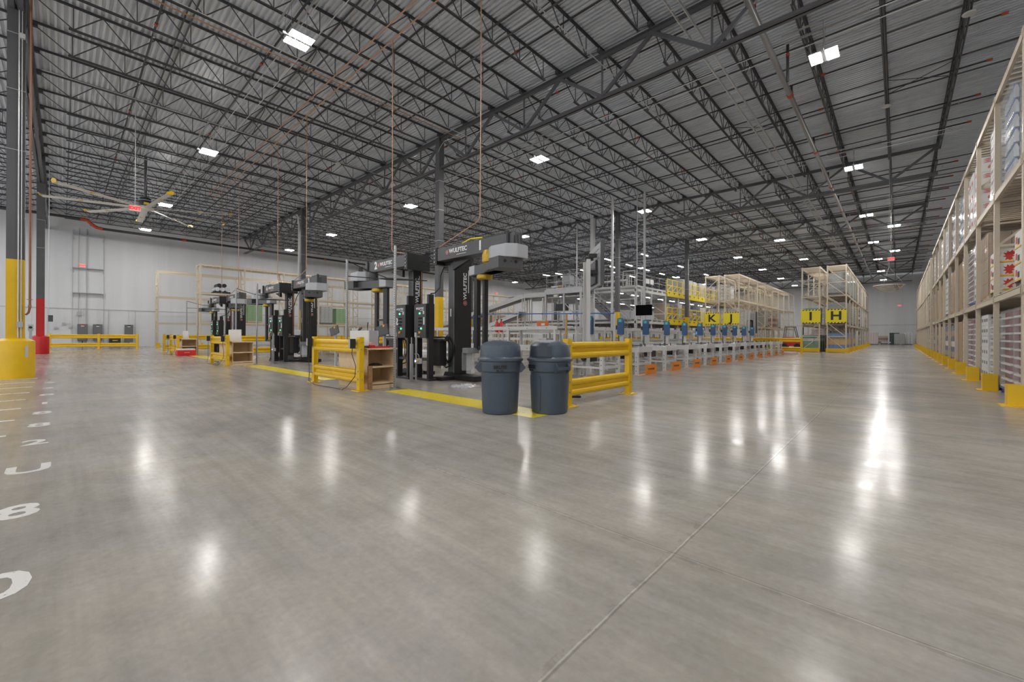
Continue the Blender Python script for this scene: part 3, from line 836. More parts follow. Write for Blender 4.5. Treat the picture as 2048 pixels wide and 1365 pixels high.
def bin_text(t, ang):
    """BRUTE moulded in black, on the collar at local angle ang (degrees)"""
    a = math.radians(ang); nx, ny = math.cos(a), math.sin(a)
    lettering('lettering', 'BRUTE', 0.068, BLACKT, t, (nx*0.2915, ny*0.2915, 0.688), (-ny, nx, 0), bold=0.003, depth=0.003, sx=0.85, label='black moulded lettering')
    m = MB()
    for k in (-1, 1):
        ox, oy = nx*0.291 - ny*k*0.028, ny*0.291 + nx*k*0.028
        m.prism([(-.02,-.014),(.02,-.014),(.02,.0),(.008,.0),(.008,.014),(-.02,.014)], ((ox, oy, 0.638), (-ny, nx, 0), (0,0,1)), ((ox+nx*.003, oy+ny*.003, 0.638), (-ny, nx, 0), (0,0,1)))
    part('size_mark', m, BLACKT, t)
b1, f1 = bin_('dark blue grey trash bin with dome lid, left of the two', -4.36, 4.45, math.radians(44))
bin_text(b1, -90)
f1.rotation_euler = (0, 0, math.radians(150))
b2, f2 = bin_('dark blue grey trash bin with swing flap showing, right one by the guard rail', -3.84, 4.98, math.radians(44-62))
bin_text(b2, -92)
f2.rotation_euler = (0, 0, math.radians(28))

# ================================================================ yellow guard rails
def rail_mb(L):
    m = MB()
    fr = [(0, 0), (0.040, 0.022), (0.048, 0.055), (0.040, 0.088), (0.006, 0.112), (0.006, 0.168), (0.040, 0.192), (0.048, 0.225), (0.040, 0.258), (0, 0.28)]
    bk = [(p[0]-0.006, p[1]) for p in fr][::-1]
    m.ext(fr + bk, 'x', 0, L); return m
def post_mb():
    m = MB(); m.box(-0.065, 0.065, -0.05, 0.05, 0.012, 1.09); return m
def plate_mb():
    m = MB(); m.box(-0.15, 0.15, -0.13, 0.13, 0, 0.014); return m
def bolts_mb():
    m = MB()
    for x in (-0.115, 0.115):
        for y in (-0.095, 0.095): m.tube([(x, y, 0.014), (x, y, 0.034)], 0.011, 6)
    return m
def guardrail(label, p0, p1, side=1, mid=(), w=1.0, plates=True):
    """p0->p1 along the floor; the ribbed face looks to the right of p0->p1 when side=1"""
    a = Vector((p0[0], p0[1], 0)); b_ = Vector((p1[0], p1[1], 0)); L = (b_-a).length; ang = math.atan2(b_.y-a.y, b_.x-a.x)
    t = thing('guard_rail', label, 'guard rail', tuple(a), ang)
    for x in (0, *mid, L):
        part('post', post_mb(), YEL, t, (x, 0, 0), bevel=0.005)
        bp = part('base_plate', plate_mb(), YEL, t, (x, 0, 0))
        if plates: part('anchor_bolt', bolts_mb(), GALV, bp)
        if plates:
            m = MB()
            for z in (0.23, 0.40, 0.84, 0.98): m.tube([(0, -0.05, z), (0, -0.062, z)], 0.016, 8)
            for z in (0.23, 0.40, 0.84, 0.98):
                m.tube([(0.064 if x else -0.064, 0, z), (0.076 if x else -0.076, 0, z)], 0.014, 8)
            part('bolt_head', m, GALV, t, (x, 0, 0))
    xs = [0, *mid, L]
    for i in range(len(xs)-1):
        for z in (0.155, 0.76):
            r = rail_mb(xs[i+1]-xs[i]-0.13)
            o = part('rail', r, YEL, t, (xs[i]+0.065 if side < 0 else xs[i+1]-0.065, 0, z), (0, 0, 0 if side < 0 else PI))
    return t
guardrail('yellow guard rail beside the two grey trash bins', (-3.92, 5.55), (-3.92, 7.62), 1)
guardrail('yellow guard rail with stop boxes before the plywood bench, nearest', (-10.25, 4.12), (-8.02, 4.12), 1)
guardrail('yellow guard rail with stop boxes before the middle plywood bench', (-19.75, 4.0), (-17.5, 4.0), 1)
guardrail('yellow guard rail with stop boxes before the farthest plywood bench', (-29.6, 4.1), (-27.5, 4.1), 1)
guardrail('two bay yellow guard rail before the grey electrical cabinets', (-42.9, -0.6), (-41.0, 3.75), 1, mid=(2.6,), plates=False)
guardrail('yellow guard rail standing behind the middle wrapping machines', (-24.6, 5.6), (-24.6, 9.2), 1, plates=False)
guardrail('yellow guard rail standing behind the farthest wrapping machines', (-33.4, 4.3), (-33.0, 8.2), 1, plates=False)
guardrail('long yellow guard rail at the far end of the short conveyors', (-4.7, 33.2), (-11.7, 33.2), -1, mid=(3.4,), plates=False)
guardrail('yellow guard rail seen through the conveyor legs, nearer', (-12.2, 20.5), (-12.2, 28.0), -1, mid=(2.5, 5.0), plates=False)
guardrail('long yellow guard rail in the background behind the wrapping machines', (-28.5, 11.6), (-18.0, 11.6), -1, mid=(3.5, 7.0), plates=False)
# ================================================================ stop boxes on rail posts
def stop_box(label, x, y, z, dirx, cable=None):
    t = thing('stop_button_box', label, 'stop button', (x, y, z))
    part('housing', MB().box(-0.045, 0.045, -0.05, 0.05, -0.085, 0.085), LGREY, t, bevel=0.008)
    part('back_plate', MB().box(0.045*(-dirx), 0.065*(-dirx), -0.055, 0.055, -0.10, 0.095), BLACKM, t)
    m = MB(); m.tube([(dirx*0.045, 0, -0.03), (dirx*0.07, 0, -0.03)], 0.014, 10); m.tube([(dirx*0.07, 0, -0.03), (dirx*0.085, 0, -0.03), (dirx*0.10, 0, -0.03)], [0.026, 0.030, 0.018], 14)
    part('push_button', m, mat('orange_red_button', (0.75, 0.09, 0.02), 0.35), t, smooth=True, label='orange red mushroom button')
    if cable: part('cable', MB().tube([(p[0]-x, p[1]-y, p[2]-z) for p in cable], 0.007, 6), BLACKR, t, smooth=True, label='black cable')
    return t
for i, (xa, xb, yy) in enumerate(((-10.25, -8.02, 4.12), (-19.75, -17.5, 4.0), (-29.6, -27.5, 4.1))):
    wn = ('nearest', 'middle', 'farthest')[i]
    stop_box('grey stop box with orange button at left end of the %s bench rail' % wn, xa-0.03, yy-0.128, 0.96, -1,
             [(xa-.03, yy-.115, .86), (xa-.06, yy-.12, .55), (xa-.05, yy-.11, .2), (xa+.12, yy-.19, .06), (xa+.6, yy-.25, .010), (xa+1.4, yy-.2, .010), (xb-.45, yy-.20, .010)])
    stop_box('grey stop box with orange button at right end of the %s bench rail' % wn, xb-0.115, yy-0.130, 0.96, -1,
             [(xb-.115, yy-.115, .86), (xb-.10, yy-.13, .75), (xb+.05, yy-.12, .5), (xb+.03, yy-.13, .3), (xb-.17, yy-.2, .08), (xb-.3, yy-.24, .012)])
# ================================================================ plywood benches
def bench(label, x, y, cut=0):
    """open end looks along +x at x; body to -x"""
    t = thing('plywood_bench', label, 'workbench', (x, y, 0)); L, W, Hh = 1.30 + cut, 0.66, 0.86
    part('top', MB().box(-L-.02, 0.03, -.02, W+.02, Hh-.035, Hh), PLY, t, bevel=0.003)
    part('side_panel', MB().box(-L, 0, 0, 0.02, 0.0, Hh-.035), PLY, t); part('side_panel', MB().box(-L, 0, W-.02, W, 0.0, Hh-.035), PLY, t)
    part('back_panel', MB().box(-0.62, -0.60, 0.02, W-.02, 0.08, Hh-.035), PLY, t)
    part('shelf', MB().box(-0.60, -0.005, 0.02, W-.02, 0.445, 0.48), PLY, t); part('shelf', MB().box(-0.60, -0.005, 0.02, W-.02, 0.10, 0.135), PLY, t)
    part('kick_board', MB().box(-0.05, -0.02, 0.02, W-.02, 0.0, 0.08), PLY, t)
    return t
bench('plywood bench with two open shelves behind the nearest guard rail', -8.03, 4.28)
bench('plywood bench with open shelves behind the middle guard rail', -17.5, 4.15, .55)
bench('plywood bench with open shelves beside the red case, farthest', -27.5, 4.25, .35)
def board(label, x0, x1, y, z0, z1, lean=0.0):
    m = MB(); m.box(x0, x1, y, y+0.03, z0, z1)
    return solo('white_board', m, WHITEB, label, 'board', bevel=0.003)
t = thing('white_cabinet', 'large white box standing on the nearest plywood bench', 'box', (-8.85, 4.63, 0.86))
part('shell', MB().box(-0.43, 0.43, -0.12, 0.12, 0.0, 0.37), WHITEB, t, bevel=0.008)
part('side_flange', MB().prism([(0.43, 0.05), (0.46, 0.0), (0.43, 0.37)], ((0,-.10,0),(1,0,0),(0,0,1)), ((0,.10,0),(1,0,0),(0,0,1))), LGREY, t)
part('antenna', MB().tube([(0.16, 0, 0.37), (0.16, 0, 0.40), (0.19, 0, 0.55), (0.17, 0, 0.56), (0.15, 0, 0.42)], 0.006, 5), BLACKR, t)
part('scanner', MB().beam((-0.24, 0, 0.375), (-0.16, 0.02, 0.44), 0.05, 0.03), BLACKM, t)
board('white board standing on the middle plywood bench', -19.35, -17.70, 4.45, 0.861, 1.30)
board('white board standing on the farthest plywood bench', -29.1, -27.7, 4.55, 0.861, 1.28)
# clutter on the nearest bench
t = thing('tape_gun', 'red handheld tape dispenser lying on the nearest bench', 'tape dispenser', (-8.15, 4.62, 0.86))
part('frame', MB().box(-0.03, 0.03, -0.22, 0.25, 0.0, 0.035).box(-0.035, 0.035, -0.24, -0.12, 0.02, 0.065), REDP, t, bevel=0.006)
part('tape_roll', MB().tube([(-0.03, -0.18, 0.07), (0.03, -0.18, 0.07)], 0.055, 16), mat('pinkish_tape', (0.62, 0.30, 0.30), 0.4), t)
solo('glove', MB().lathe([(0.0, 0.0), (0.11, 0.0), (0.10, 0.03), (0.05, 0.045), (0.0, 0.05)], 12), BLACKR, 'black work glove on the bench top by the guard rail post', 'glove', (-8.33, 4.42, 0.86))
m = MB(); m.lathe([(0.0, 0.0), (0.16, 0.0), (0.14, 0.022), (0.06, 0.05), (0.0, 0.055)], 12)
solo('black_cloth', m, BLACKR, 'crumpled black cloth on the middle shelf of the nearest bench', 'cloth', (-8.25, 4.58, 0.481))
solo('wood_plank', MB().box(-0.045, 0.045, -0.02, 0.02, 0, 0.50), mat('rough_brown_wood', (0.28, 0.15, 0.07), 0.8, noise=0.25, nscale=10), 'short brown plank standing against the nearest bench end', 'plank', (-7.955, 4.30, 0), PI/2)
t = thing('red_case', 'red and white tool case on the floor before the farthest bench', 'case', (-27.05, 4.35, 0))
part('body', MB().box(-0.3, 0.3, -0.38, 0.38, 0, 0.28), REDP, t, bevel=0.02); part('lid', MB().box(-0.28, 0.28, -0.36, 0.36, 0.28, 0.36), WHITEB, t, bevel=0.02)
part('handle', MB().tube([(0.30, -0.1, 0.15), (0.34, -0.1, 0.17), (0.34, 0.1, 0.17), (0.30, 0.1, 0.15)], 0.012, 6), WHITEP, t)
# ================================================================ perforated poles with pull cords
def pole(label, x, y, h=3.04, cord=None, rod=None):
    t = thing('strut_pole', label, 'pole', (x, y, 0))
    m = MB(); m.ext([(-.0205,-.0205), (.0205,-.0205), (.0205,.0205), (.012,.0205), (.012,-.0165), (-.012,-.0165), (-.012,.0205), (-.0205,.0205)], 'z', 0.01, h)
    part('channel', m, GALV, t, rot=(0, 0, math.radians(20)))
    m = MB()
    for k in range(int(h/0.05)-1): m.cb((0, -0.0212, 0.05+k*0.05), (0.012, 0.002, 0.026))
    part('slot_row', m, BLACKT, t, rot=(0, 0, math.radians(20)), label='row of dark slots')
    part('foot_plate', MB().box(-.07, .07, -.07, .07, 0, .01), GALV, t)
    if cord: part('cord', MB().tube([(p[0]-x, p[1]-y, p[2]) for p in cord], 0.012, 6), BLACKR, t, label='black sagging cord')
    if rod: part('sensor_rod', MB().tube([(p[0]-x, p[1]-y, p[2]) for p in rod], [0.012, 0.012, 0.03, 0.03, 0.012][:len(rod)], 6), BLACKM, t, label='black sensor rod')
    return t
MX = [-8.48, -18.3, -28.4]
for i, dx in enumerate((0, -9.9, -20.0)):
    wn = ('nearest', 'middle', 'farthest')[i]
    pole('perforated steel pole at right front of the %s machine pair' % wn, -7.87+dx, 4.82 if i == 0 else 5.0, 3.04, None, None)
    pole('perforated steel pole at left front of the %s machine pair' % wn, -10.25+dx, 4.90, 3.04,
         [(-10.25+dx, 4.9, 3.02), (-10.5+dx, 5.6, 2.86), (-11.0+dx, 6.5, 2.80)], [(-10.25+dx, 4.9, 2.62), (-9.9+dx, 5.6, 2.60), (-9.8+dx, 5.7, 2.60), (-9.7+dx, 5.9, 2.60), (-9.2+dx, 6.6, 2.58)])
# ================================================================ floor paint
def paint_mat(name, col, wear, rough=0.35):
    m = bpy.data.materials.new(name); m.use_nodes = True
    nt = m.node_tree; b = nt.nodes['Principled BSDF']; b.inputs['Base Color'].default_value = (*col, 1); b.inputs['Roughness'].default_value = rough
    tc = nt.nodes.new('ShaderNodeTexCoord'); mp = nt.nodes.new('ShaderNodeMapping'); mp.inputs['Scale'].default_value = (4, 9, 1)
    nz = nt.nodes.new('ShaderNodeTexNoise'); nz.inputs['Scale'].default_value = 2.2; nz.inputs['Detail'].default_value = 8; nz.inputs['Roughness'].default_value = 0.7
    gt = nt.nodes.new('ShaderNodeMath'); gt.operation = 'LESS_THAN'; gt.inputs[1].default_value = wear
    nt.links.new(tc.outputs['Object'], mp.inputs['Vector']); nt.links.new(mp.outputs['Vector'], nz.inputs['Vector'])
    nt.links.new(nz.outputs['Fac'], gt.inputs[0]); nt.links.new(gt.outputs[0], b.inputs['Alpha'])
    return m
YP = paint_mat('worn_yellow_floor_paint', (0.72, 0.56, 0.03), 0.60); WP = paint_mat('worn_white_floor_paint', (0.72, 0.70, 0.67), 0.59)
for x0, x1, wn in ((-7.62, -3.70, 'beside the trash bins'), (-17.3, -10.5, 'between the nearest and middle benches'), (-27.2, -19.9, 'between the middle and farthest benches')):
    solo('floor_stripe', MB().box(x0, x1, 4.43, 4.99, 0, 0.0015), YP, 'worn yellow stripe painted on the floor ' + wn, 'floor marking', (0, 0, 0.0005))
LT = ['0', '8', 'U', '2', '8', '8', '1', '8', '3', '3']
LXP = [-2.96, -4.13, -5.36, -6.62, -7.84, -9.0, -10.2, -11.55, -12.9, -14.3]
near = ['nearest the camera', 'second from the camera', 'third from the camera', 'fourth from the camera', 'fifth from the camera', 'sixth from the camera', 'seventh from the camera', 'eighth from the camera', 'ninth from the camera', 'tenth from the camera']
for i, x in enumerate(LXP):
    o = link('floor_letter', text_mesh(LT[i], 0.40, WP, 0.001, 0.010), None, (x, -0.19, 0.0012), (0, 0, PI/2))
    tag(o, 'worn white stencilled character on the floor, %s' % near[i], 'floor marking')
for i in range(8):
    x = -7.26 - i*1.235
    solo('floor_line', MB().box(x-0.045, x+0.045, -5.5, -0.42, 0, 0.0015), WP, 'thin white lane line on the floor left of the characters, %s' % near[i], 'floor marking', (0, 0, 0.0005))
# ================================================================ rotary arm wrapping machines
LOGO = mat('pale_red_badge', (0.62, 0.22, 0.20), 0.5)
BRASS = mat('yellow_ring_gear', (0.50, 0.33, 0.03), 0.4, 0.3)
def badge(parent, x, y, z, xd, yd, r=0.05):
    m = MB(); n = 20
    for r0, r1 in ((r, r*0.74), (r*0.5, 0.0)):
        for k in range(n):
            a, b_ = 2*PI*k/n, 2*PI*(k+1)/n
            m.prism([(r0*math.cos(a), r0*math.sin(a)), (r0*math.cos(b_), r0*math.sin(b_)), (r1*math.cos(b_), r1*math.sin(b_)), (r1*math.cos(a), r1*math.sin(a))] if r1 else [(r0*math.cos(a), r0*math.sin(a)), (r0*math.cos(b_), r0*math.sin(b_)), (0, 0)],
                    ((0,0,0), (1,0,0), (0,1,0)), ((0,0,0.002), (1,0,0), (0,1,0)))
    part('badge', m, LOGO, parent, (x, y, z), frame_rot(xd, yd))
def wrapper(label, x, y, s, num, sw=-14):
    """s=+1: arm reaches along +x. Mast centre at (x, y)."""
    t = thing('wrapping_machine', label, 'wrapping machine', (x, y, 0))
    yh = .285 if s > 0 else .15
    m = MB(); m.box(-.13, .13, -yh, yh, 0.10, 3.36)
    mast = part('mast', m, BLACKM, t, bevel=0.006)
    part('mast_cover', MB().box(-.11, .11, -yh-.007, -yh-.001, 0.14, 3.0), DGREY, t, label='dark grey narrow cover of the mast')
    part('mast_channel', MB().box(-.118, -.096, -yh-.012, -yh-.001, 0.14, 3.30).box(.096, .118, -yh-.012, -yh-.001, .14, 3.30), mat('mast_channel_grey', (0.16, 0.16, 0.165), 0.35), t)  # two lighter grey channel strips along the edges of the mast front
    m = MB(); m.box(-.55, .55, .12, .30, 0.0, 0.10); m.box(-.20, .20, -.75, .30, 0.0, 0.09)
    m.ext([(-.30, 0), (.95, 0), (.95, .13), (.18, .13), (.05, .19), (-.20, .19)], 'y', -.34, .10) if s > 0 else m.ext([(.30, 0), (-.95, 0), (-.95, .13), (-.18, .13), (-.05, .19), (.20, .19)], 'y', -.34, .10)
    part('base', m, BLACKM, t, bevel=0.004)
    # fixed arm
    hx = 2.35 if s > 0 else -1.85
    m = MB(); m.box(-.30*s, hx+.1*s, -.54, -.30, 3.05, 3.37)
    part('fixed_arm', m, DGREY, t, bevel=0.006)
    m = MB(); m.box(-.42*s, -.28*s, -.56, .20, 2.96, 3.40); m.box(-.30*s, -.05*s, -.30, -.20, 2.95, 3.42)
    part('arm_bracket', m, BLACKM, t, bevel=0.004)
    m = MB()
    for zz in (3.03, 3.13, 3.23, 3.33): m.tube([(-.35*s, -.562, zz), (-.35*s, -.58, zz)], 0.02, 6)
    part('arm_bolt', m, GALV, t)
    part('arm_gusset', MB().ext([(0.13*s, 3.0), (0.75*s, 3.0), (0.13*s, 2.80)], 'y', -.36, -.28), BLACKM, t)
    hx = 2.35 if s > 0 else -1.85
    plan = [(-.38, -.24), (-.22, -.34), (.22, -.34), (.38, -.16), (.38, .18), (.22, .32), (-.22, .32), (-.38, .24)]
    m = MB(); m.prism([(hx + p[0], -.62+p[1]) for p in plan], ((0,0,2.76), (1,0,0), (0,1,0)), ((0,0,3.04), (1,0,0), (0,1,0)))
    part('head_cover', m, LGREY, t, bevel=0.01, label='silver grey head cover')
    part('cable_track', MB().box(hx-.85*s, hx-.25*s, -.5, -.34, 3.37, 3.42), BLACKM, t)
    part('head_post', MB().tube([(hx-.1*s, -.56, 3.04), (hx-.1*s, -.56, 3.42)], .035, 8), BLACKM, t)
    for k in range(3): part('head_fitting', MB().tube([(hx+(.15+k*.09)*s, -.62, 3.04), (hx+(.15+k*.09)*s, -.62, 3.26)], .02, 8), BLACKM, t)
    # rotating arm under the head
    ra = math.radians(sw if s > 0 else 180-sw)
    rot = thing_part(t, 'rotating_arm', ((1.70 if s > 0 else -1.25), -.62, -.20), ra)
    m = MB(); m.box(-.62, .55, -.15, .15, 2.72, 2.94)
    m.box(.55, .95, -.30, .30, 2.72, 2.96); m.prism([(.55, -.30), (.05, -.15), (.05, .15), (.55, .30)], ((0,0,2.72),(1,0,0),(0,1,0)), ((0,0,2.75),(1,0,0),(0,1,0)))
    set_mesh(rot, m, DGREY, bevel=0.006)
    part('end_cap', MB().box(-.63, -.36, -.155, .155, 2.74, 2.95), LGREY, rot, bevel=0.006, label='pale end cap')
    m = MB(); m.tube([(0.955, -.15, 2.87), (0.952, -.15, 2.87)], .035, 14); m.tube([(0.955, .12, 2.87), (0.952, .12, 2.87)], .035, 14); m.tube([(0.955, 0, 2.87), (0.952, 0, 2.87)], .015, 8)
    part('vent_hole', m, BLACKT, rot)
    m = MB()
    if s > 0: m.lathe([(.13, 2.94), (.16, 2.98), (.16, 3.14), (.12, 3.24)], 24, (0.05, 0, 0))
    else: part('arm_pivot', MB().lathe([(.13, 2.94), (.13, 3.22)], 16, (0, 0, 0)), BLACKM, rot)
    m.lathe([(.14, 2.60), (.18, 2.63), (.18, 2.70), (.15, 2.72)], 20, (-.16, 0, 0))
    part('ring_gear', m, BRASS, rot, label='yellow ring gear')
    for k, xx in enumerate((-.50, -.12)):
        m = MB(); m.box(xx-(.08, .05)[k], xx+(.08, .05)[k], -.05, .05, 1.0, 2.72)
        part('hanging_post', m, BLACKM, rot, bevel=0.004)
    part('post_tie', MB().box(-.50, -.12, -.03, .03, 1.75, 1.80).box(-.50, -.12, -.03, .03, 1.0, 1.08), BLACKM, rot)
    m = MB(); m.box(-.72, -.42, -.28, .02, .92, 1.04); m.box(-.78, -.72, -.26, 0.0, .50, .94)
    part('film_carriage', m, mat('grey_carriage_cover', (0.20, 0.21, 0.22), 0.45), rot, bevel=0.01)
    part('film_roll', MB().tube([(-.60, -.12, .44), (-.60, -.12, .92)], .10, 16), FILM, rot)
    # lettering
    fx = 0.132
    lettering('lettering', 'WULFTEC', 0.155, WHITET, t, (fx, 0.06 if s > 0 else -.03, 2.42), (0,0,1), (0,-1,0), bold=0.004, depth=0.003, label='white maker lettering up the mast')
    badge(t, fx, 0.06 if s > 0 else -.03, 1.98, (0,0,1), (0,-1,0), 0.065)
    m = MB(); m.box(fx, fx+.002, yh-.12, yh-.10, 2.25, 2.85); part('lettering_line', m, WHITET, t)
    ax = (0.55 if s > 0 else -0.72)
    lettering('lettering', 'WULFTEC', 0.15, WHITET, t, (ax, -.544, 3.235), (1,0,0), bold=0.004, depth=0.003, label='white maker lettering on the arm')
    badge(t, ax-.42, -.543, 3.225, (1,0,0), (0,0,1), 0.055)
    m = MB(); m.box(ax-.05, ax+.30, -.544, -.542, 3.125, 3.135); part('lettering_line', m, WHITET, t)
    lettering('number', num, 0.30, WHITET, t, (1.35 if s > 0 else -1.30, -.544, 3.22), (1,0,0), bold=0.012, depth=0.003, label='white machine number')
    part('warning_label', MB().box(-.05, .0, -yh-.0085, -yh-.0075, 1.62, 1.82), WHITEP, t, label='small white warning label')
    if s < 0:
        part('air_pipe', MB().tube([(.145, .10, 0.9), (.145, .10, 3.45)], .012, 8), mat('copper_pipe', (0.55, 0.26, 0.15), 0.35, 0.7), t, label='copper air pipe')
    # film clamp block at the foot and its hose coil
    m = MB(); m.box(-.50, .0, -.62, -.36, 0.98, 1.10); m.box(-.45, -.08, -.60, -.38, .35, .98)
    part('film_clamp', m, BLACKM, t, bevel=0.008)
    m = MB(); m.tube([(-.60, -.64, 1.05), (.1, -.60, 1.05)], .02, 8); m.tube([(-.55, -.63, 1.12), (-.35, -.63, 1.12)], .03, 8)
    part('clamp_rod', m, GALV, t)
    m = MB(); random.seed(int(num))
    for k in range(5):
        R = .27 + .02*math.sin(k*2.1); cz = .72+.02*k; pts = []
        for i in range(19):
            a = 2*PI*i/18; pts.append((-.12+.01*k + R*.85*math.cos(a+k), -.42+.035*k, cz + R*1.25*math.sin(a+k)*(.95 if k % 2 else 1)))
        m.tube(pts, .013, 6)
    m.tube([(-.3, -.4, .42), (-.1, -.38, .30), (.05, -.33, .36), (.0, -.3, .5)], .016, 6)
    part('hose_coil', m, BLACKR, t, smooth=True, label='coiled black hoses')
    return t
def thing_part(parent, name, loc, rz):
    o = bpy.data.objects.new(name, bpy.data.meshes.new(name)); COL.objects.link(o); o.parent = parent; o.location = loc; o.rotation_euler = (0, 0, rz); return o
def set_mesh(o, mb, m, smooth=False, bevel=0):
    o.data = mb.mesh(o.name.split('.')[0], m, smooth, bevel)
places = ['first machine on the right of the nearest pair', 'second machine, left of the nearest pair', 'right of the middle pair', 'left of the middle pair', 'right of the farthest pair', 'left of the farthest pair']
for i, dx in enumerate((0, -9.9, -20.1)):
    wrapper('black rotary arm wrapping machine, ' + places[2*i], -8.48+dx, 7.13, 1, str(2*i+1))
    wrapper('black rotary arm wrapping machine, ' + places[2*i+1], -10.33+dx, 7.0, -1, str(2*i+2))
# ---------------------------------------------------------------- control cabinets on stands
def cabinet(label, x, y, num, side):
    t = thing('control_cabinet', label, 'control cabinet', (x, y, 0))
    part('box', MB().box(-.26, .26, 0, .24, 1.06, 1.92), BLACKM, t, bevel=0.008)
    d = part('door', MB().box(-.25, .25, -.018, 0, 1.08, 1.90), mat('charcoal_cabinet_door', (0.045, 0.046, 0.047), 0.5), t, bevel=0.004)
    part('stand', MB().box(.20, .28, .05, .20, 0, 2.15).box(-.26, -.20, .05, .20, 0, 1.06).box(-.34, .36, .02, .24, 0, .05).box(-.26, .26, .08, .16, .5, .56), BLACKM, t, bevel=0.004)
    lettering('lettering', 'WULFTEC', .075, WHITET, d, (0.0, -.020, 1.80), (1,0,0), bold=.002, depth=.002)
    m = MB(); m.box(0, .14, -.0195, -.0185, 1.745, 1.755); part('lettering_line', m, WHITET, d)
    lettering('number', num, .24, WHITET, d, (-.15 if side < 0 else .17, -.020, 1.48), (1,0,0), bold=.010, depth=.002)
    for px_, pz_, mm in ((0.0, 1.68, GREENL), (0.06, 1.30, GREENL)):
        part('pilot_lamp', MB().tube([(px_, -.018, pz_), (px_, -.035, pz_)], .022, 14), mm, d, label='green pilot lamp')
    for r_ in range(4):
        for c_ in (-.03, .05):
            if r_ == 3 and c_ > 0: continue
            part('selector_knob', MB().tube([(c_, -.018, 1.56-r_*.085), (c_, -.045, 1.56-r_*.085)], .020, 12), BLACKR, d)
    part('stop_button', MB().tube([(.01, -.018, 1.20), (.01, -.05, 1.20)], .030, 14).lathe([(.0,0)], 3) if False else MB().tube([(.01, -.018, 1.20), (.01, -.05, 1.20)], .030, 14), AMBER, d, label='amber and red stop button')
    part('sticker', MB().box(-.23, -.15, -.0195, -.0185, 1.09, 1.20).box(.12, .18, -.0195, -.0185, 1.66, 1.74), WHITEP, d, label='white sticker')
    return t
for i, dx in enumerate((0, -9.9, -20.1)):
    wn = ('nearest', 'middle', 'farthest')[i]
    cabinet('black control cabinet on a stand, right one of the %s pair' % wn, -8.81+dx, 6.12, str(2*i+1), 1)
    cabinet('black control cabinet on a stand, left one of the %s pair' % wn, -9.53+dx, 6.0, str(2*i+2), -1)
    # small start box on a pipe stand, conduit riser
    t = thing('start_box', 'small grey button box on a pipe stand before the %s machine pair' % wn, 'button box', (-8.45+dx, 5.75, 0))
    part('pipe', MB().tube([(0,0,0), (0,0,1.18)], .020, 10).tube([(-.12, .05, 1.1), (.16, -.02, 1.1)], .015, 8), GALV, t)
    part('housing', MB().box(.02, .20, -.06, .03, .46, .58), LGREY, t, bevel=.005)
    part('blue_lamp', MB().tube([(.065, -.06, .52), (.065, -.075, .52)], .02, 12), BLUEL, t, label='lit blue button'); part('stop_button', MB().tube([(.155, -.06, .52), (.155, -.085, .52)], .024, 12), AMBER, t, label='amber button')
    part('wire', MB().tube([(.12, 0, .58), (.11, 0, .66), (.04, 0, .70), (-.1, .02, .68)], .006, 6), WHITEP, t)
    t = thing('conduit_riser', 'grey conduit riser on the floor before the %s machine pair' % wn, 'conduit', (-8.72+dx, 5.80, 0))
    part('trunking', MB().box(-.03, .03, -.03, .03, 0, .92), LGREY, t); part('pipe', MB().tube([(0,0,.92), (0,0,1.08)], .016, 8), GALV, t)
# ================================================================ conveyors
ROLL = mat('zinc_roller', (0.50, 0.50, 0.50), 0.3, 0.6)
BELT = mat('grey_belt', (0.46, 0.46, 0.45), 0.5)
DISP = mat('blue_display_case', (0.030, 0.085, 0.20), 0.35)
CYAN = mat('cyan_display_panel', (0.02, 0.30, 0.42), 0.3, emit=0.10)
DOTM = mat('green_reflector', (0.12, 0.55, 0.42), 0.3)
def leg_mb(h, w=0.09):
    m = MB(); m.box(-w/2, w/2, -0.045, -0.035, 0.01, h); m.box(-w/2, -w/2+.01, -0.035, .045, .01, h); m.box(w/2-.01, w/2, -.035, .045, .01, h); m.box(-w/2-.03, w/2+.03, -.05, .05, 0, .012)
    return m
def holes_mb(h, w=0.09):
    m = MB(); z = 0.12
    while z < h-0.06:
        m.cb((0, -0.0465, z), (0.022, 0.003, 0.022)); z += 0.13
    return m
# ---- short take-away lanes
ln = thing('conveyor_lane', 'x', 'conveyor', (0, 0, 0))
LL, LW = 2.05, 0.78
m = MB(); m.box(-LL, 0, -.04, 0, .66, .80); m.box(-LL, 0, LW, LW+.04, .66, .80); m.box(-.02, .02, -.05, LW+.05, .66, .83)
part('side_frame', m, WHITEP, ln)
m = MB()
for i in range(18): m.tube([(-.08-i*.11, 0, .785), (-.08-i*.11, LW, .785)], .024, 8)
part('roller', m, ROLL, ln)
for c in ln.children:
    if c.name.startswith('roller'): c['kind'] = 'stuff'
lg = leg_mb(.66).mesh('leg', WHITEP); hl = holes_mb(.66).mesh('hole_row', BLACKT)
for x, y in ((-.06, -.02), (-.06, LW+.02), (-1.55, -.02), (-1.55, LW+.02)):
    l = link('leg', lg, ln, (x, y, 0), (0, 0, 0)); link('hole_row', hl, l)['label'] = 'dark punched holes'
m = MB(); m.box(-.085, -.035, .03, LW-.03, .28, .34); m.box(-1.58, -1.53, .03, LW-.03, .28, .34)
part('cross_bar', m, WHITEP, ln)
for yy in (-.02, LW+.02):
    part('brace', MB().beam((-1.52, yy, .31), (-.10, yy, .31), .04, .05), WHITEP, ln)
part('motor', MB().box(-1.0, -.72, .50, .82, .42, .64).tube([(-.86, .3, .52), (-.86, .52, .52)], .06, 10), BLACKM, ln, label='black motor under the lane')
